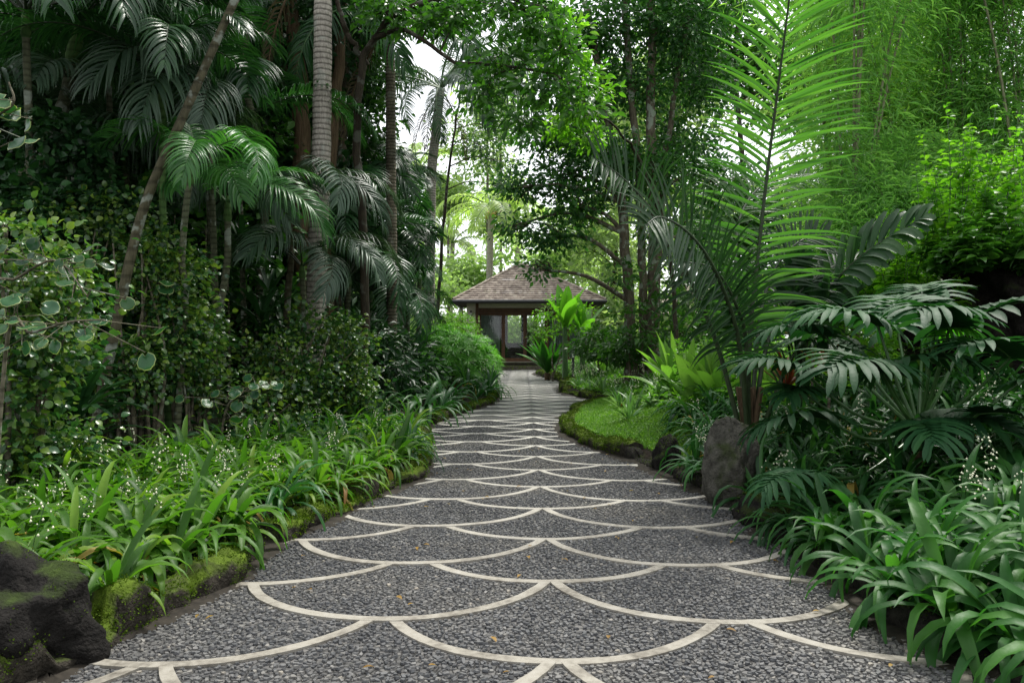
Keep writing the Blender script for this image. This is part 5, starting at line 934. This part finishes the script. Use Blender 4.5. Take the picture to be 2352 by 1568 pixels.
# doors: brown frames with glass
dt = fl+2.62
edges = [1098, 1145, 1154, 1201, 1210, 1253, 1262, 1300, 1308, 1342]
for a_, b_ in ((1101, 1156), (1156, 1206), (1206, 1256), (1256, 1304), (1304, 1344)):
    xa, xb = hx(a_), hx(b_); f_ = .09; mb = MB(); yo = -.03 if a_ in (1156, 1256) else .05
    box(mb, (xa+f_/2, yo, (fl+dt)/2), (f_, .07, dt-fl)); box(mb, (xb-f_/2-.004, yo, (fl+dt)/2), (f_, .07, dt-fl)); box(mb, ((xa+xb)/2, yo, fl+.09), (xb-xa-2*f_-.006, .07, .18)); box(mb, ((xa+xb)/2, yo, dt-.06), (xb-xa-2*f_-.006, .07, .12))
    dr = mb.obj('door', woodm, house, False); mb = MB(); box(mb, ((xa+xb)/2, yo, (fl+dt)/2), (xb-xa-2*f_-.01, .012, dt-fl-.3)); mb.obj('pane', glass, dr, False)
    mb = MB(); box(mb, (xb-f_/2, yo-.06, fl+1.1), (.03, .05, .22)); mb.obj('handle', trimm, dr, False)
mb = MB(); box(mb, (hx(1096), -.02, (fl+wt)/2), (.16, .16, wt-fl-.02)); box(mb, (hx(1350), -.02, (fl+wt)/2), (.16, .16, wt-fl-.02)); box(mb, ((hx(1096)+hx(1350))/2, -.02, dt+.14), (hx(1350)-hx(1096)-.17, .14, .26)); mb.obj('door_frame', woodm, house, False)
for a_, b_ in ((1104, 1148), (1262, 1300), (1306, 1340)):
    mb = MB(); u = np.linspace(0, 1, 60); X = hx(a_)+(hx(b_)-hx(a_))*u; Yc = .35+.05*np.sin(u*60); V = np.r_[np.c_[X, Yc, np.full(60, fl+.03)], np.c_[X, Yc, np.full(60, dt)]]; mb.add(V, [[i, i+1, 61+i, 60+i] for i in range(59)]); mb.obj('curtain', curt, house)
wl = MB(); box(wl, (hx(1082), -.16, 3.0), (.1, .1, .34)); wlo = wl.obj('wall_lamp', trimm, house, False)
wl = MB(); box(wl, (hx(1082), -.165, 3.0), (.106, .106, .09)); wl.obj('lamp_glass', plain('frosted_lamp_glass', (.6, .6, .55), .4), wlo, False)
mb = MB(); box(mb, (hx(1190, 42.4), 42.1-HY, .11), (3.3, .9, .22)); mb.obj('lower_step', mossy('mossy_step', (.1, .09, .07), (.1, .14, .02), .4), house, False)
mb = MB(); box(mb, (hx(1190, 42.6), 42.45-HY, .3), (3.1, .5, .16)); mb.obj('upper_step', M['stonemoss'], house, False)

# second far roof glimpsed right
h2 = empty('garden_building', ((1640-CX)/F0*48, 48, 0), 'second building with a pale wall and brown roof, glimpsed behind the dark trunks', 'house')
mb = MB(); box(mb, (0, 0, 1.6), (7, 3, 3.2)); mb.obj('wall', cream, h2, False)
mb = MB(); mb.add([(-4.2, -2.2, 3.1), (4.2, -2.2, 3.1), (4.2, 2.2, 3.1), (-4.2, 2.2, 3.1), (-2, 0, 4.9), (2, 0, 4.9)], [[0, 1, 5, 4], [2, 3, 4, 5]]); mb.add([(-4.2, -2.2, 3.1), (-4.2, 2.2, 3.1), (-2, 0, 4.9), (4.2, -2.2, 3.1), (4.2, 2.2, 3.1), (2, 0, 4.9)], [[0, 2, 1], [3, 4, 5]]); mb.obj('roof', roofm, h2, False)

# path lamp
p = gp(1316, 29); p[2] = gz(p[0], 29); pl = empty('path_lamp', p, 'short dark bollard lamp with a white glass band in the right bed', 'lamp')
mb = MB(); box(mb, (0, 0, .4), (.09, .09, .8)); box(mb, (0, 0, .99), (.15, .15, .05)); 
for sx in (-1, 1):
    for sy in (-1, 1): box(mb, (sx*.055, sy*.055, .88), (.02, .02, .17))
mb.obj('post', trimm, pl, False); mb = MB(); box(mb, (0, 0, .88), (.09, .09, .16)); mb.obj('lamp_glass', plain('white_lamp_glass', (.75, .75, .72), .3, .03), pl, False)

# fallen leaves on the path
FL = MB(); put(FL, LEAF_O, np.array([[0, 0, 0.]]), np.array([[1., 0, 0]]), np.array([[0, 0, 1.]]), .05, .5); flm = FL.mesh('fallen_leaf', [M['dead']])
cnt = 0
while cnt < 60:
    x, y = random.uniform(-2, 2.6), random.uniform(3.5, 11)
    if sd(x, y) > -.1: continue
    o = bpy.data.objects.new('fallen_leaf', flm); C.objects.link(o); o.location = (x, y, .024); o.rotation_euler = (random.uniform(-.2, .2), random.uniform(-.2, .2), random.uniform(0, 6)); o.scale = (random.uniform(.5, 1.1),)*3
    tag(o, 'small withered leaf fallen on the dark gravel of the path', 'leaf', 'fallen leaves on the path'); cnt += 1

# ------------------------------------------------------------------ light, sky, camera
w = bpy.data.worlds.new('World'); bpy.context.scene.world = w; w.use_nodes = True; t = w.node_tree; n = t.nodes; n.clear(); l = t.links.new
sky = n.new('ShaderNodeTexSky'); sky.sky_type = 'NISHITA'; sky.sun_disc = False; sky.sun_elevation = math.radians(60); sky.sun_rotation = math.radians(38); sky.dust_density = 3
b1 = n.new('ShaderNodeBackground'); b1.inputs[1].default_value = .1; hs = n.new('ShaderNodeHueSaturation'); hs.inputs['Saturation'].default_value = .35; l(sky.outputs[0], hs.inputs['Color']); l(hs.outputs[0], b1.inputs[0])
tc = n.new('ShaderNodeTexCoord'); nz = n.new('ShaderNodeTexNoise'); nz.inputs['Scale'].default_value = 2.2; nz.inputs['Detail'].default_value = 5; l(tc.outputs['Generated'], nz.inputs['Vector'])
cr_ = n.new('ShaderNodeValToRGB'); l(nz.outputs[0], cr_.inputs[0]); cr_.color_ramp.elements[0].color = (.82, .86, .92, 1); cr_.color_ramp.elements[1].color = (1, 1, .98, 1)
b2 = n.new('ShaderNodeBackground'); b2.inputs[1].default_value = 1.3; l(cr_.outputs[0], b2.inputs[0])
ad = n.new('ShaderNodeAddShader'); l(b1.outputs[0], ad.inputs[0]); l(b2.outputs[0], ad.inputs[1]); wo = n.new('ShaderNodeOutputWorld'); l(ad.outputs[0], wo.inputs[0])
sl = bpy.data.lights.new('sun', 'SUN'); sl.energy = 5.0; sl.angle = math.radians(10); sl.color = (1, .97, .9); so = bpy.data.objects.new('sun', sl); C.objects.link(so)
azs, els = math.radians(38), math.radians(60)    # direction towards the sun, clockwise from +Y
dv = Vector((math.sin(azs)*math.cos(els), math.cos(azs)*math.cos(els), math.sin(els))); so.rotation_euler = dv.to_track_quat('Z', 'Y').to_euler()
cd = bpy.data.cameras.new('camera'); cd.sensor_width = 36; cd.lens = F0/2352*36; cd.clip_end = 1500; cd.clip_start = .05; co = bpy.data.objects.new('camera', cd); C.objects.link(co); co.location = (0, 0, H); co.rotation_euler = (PI/2, 0, 0); cd.shift_y = 0
bpy.context.scene.camera = co
sc = bpy.context.scene; sc.render.engine = 'CYCLES'; sc.view_settings.view_transform = 'Standard'; sc.view_settings.look = 'None'; sc.view_settings.exposure = 0
sc.cycles.max_bounces = 6; sc.cycles.diffuse_bounces = 2; sc.cycles.glossy_bounces = 2; sc.cycles.transmission_bounces = 4; sc.cycles.transparent_max_bounces = 6; sc.cycles.use_denoising = True; sc.cycles.sample_clamp_indirect = 4
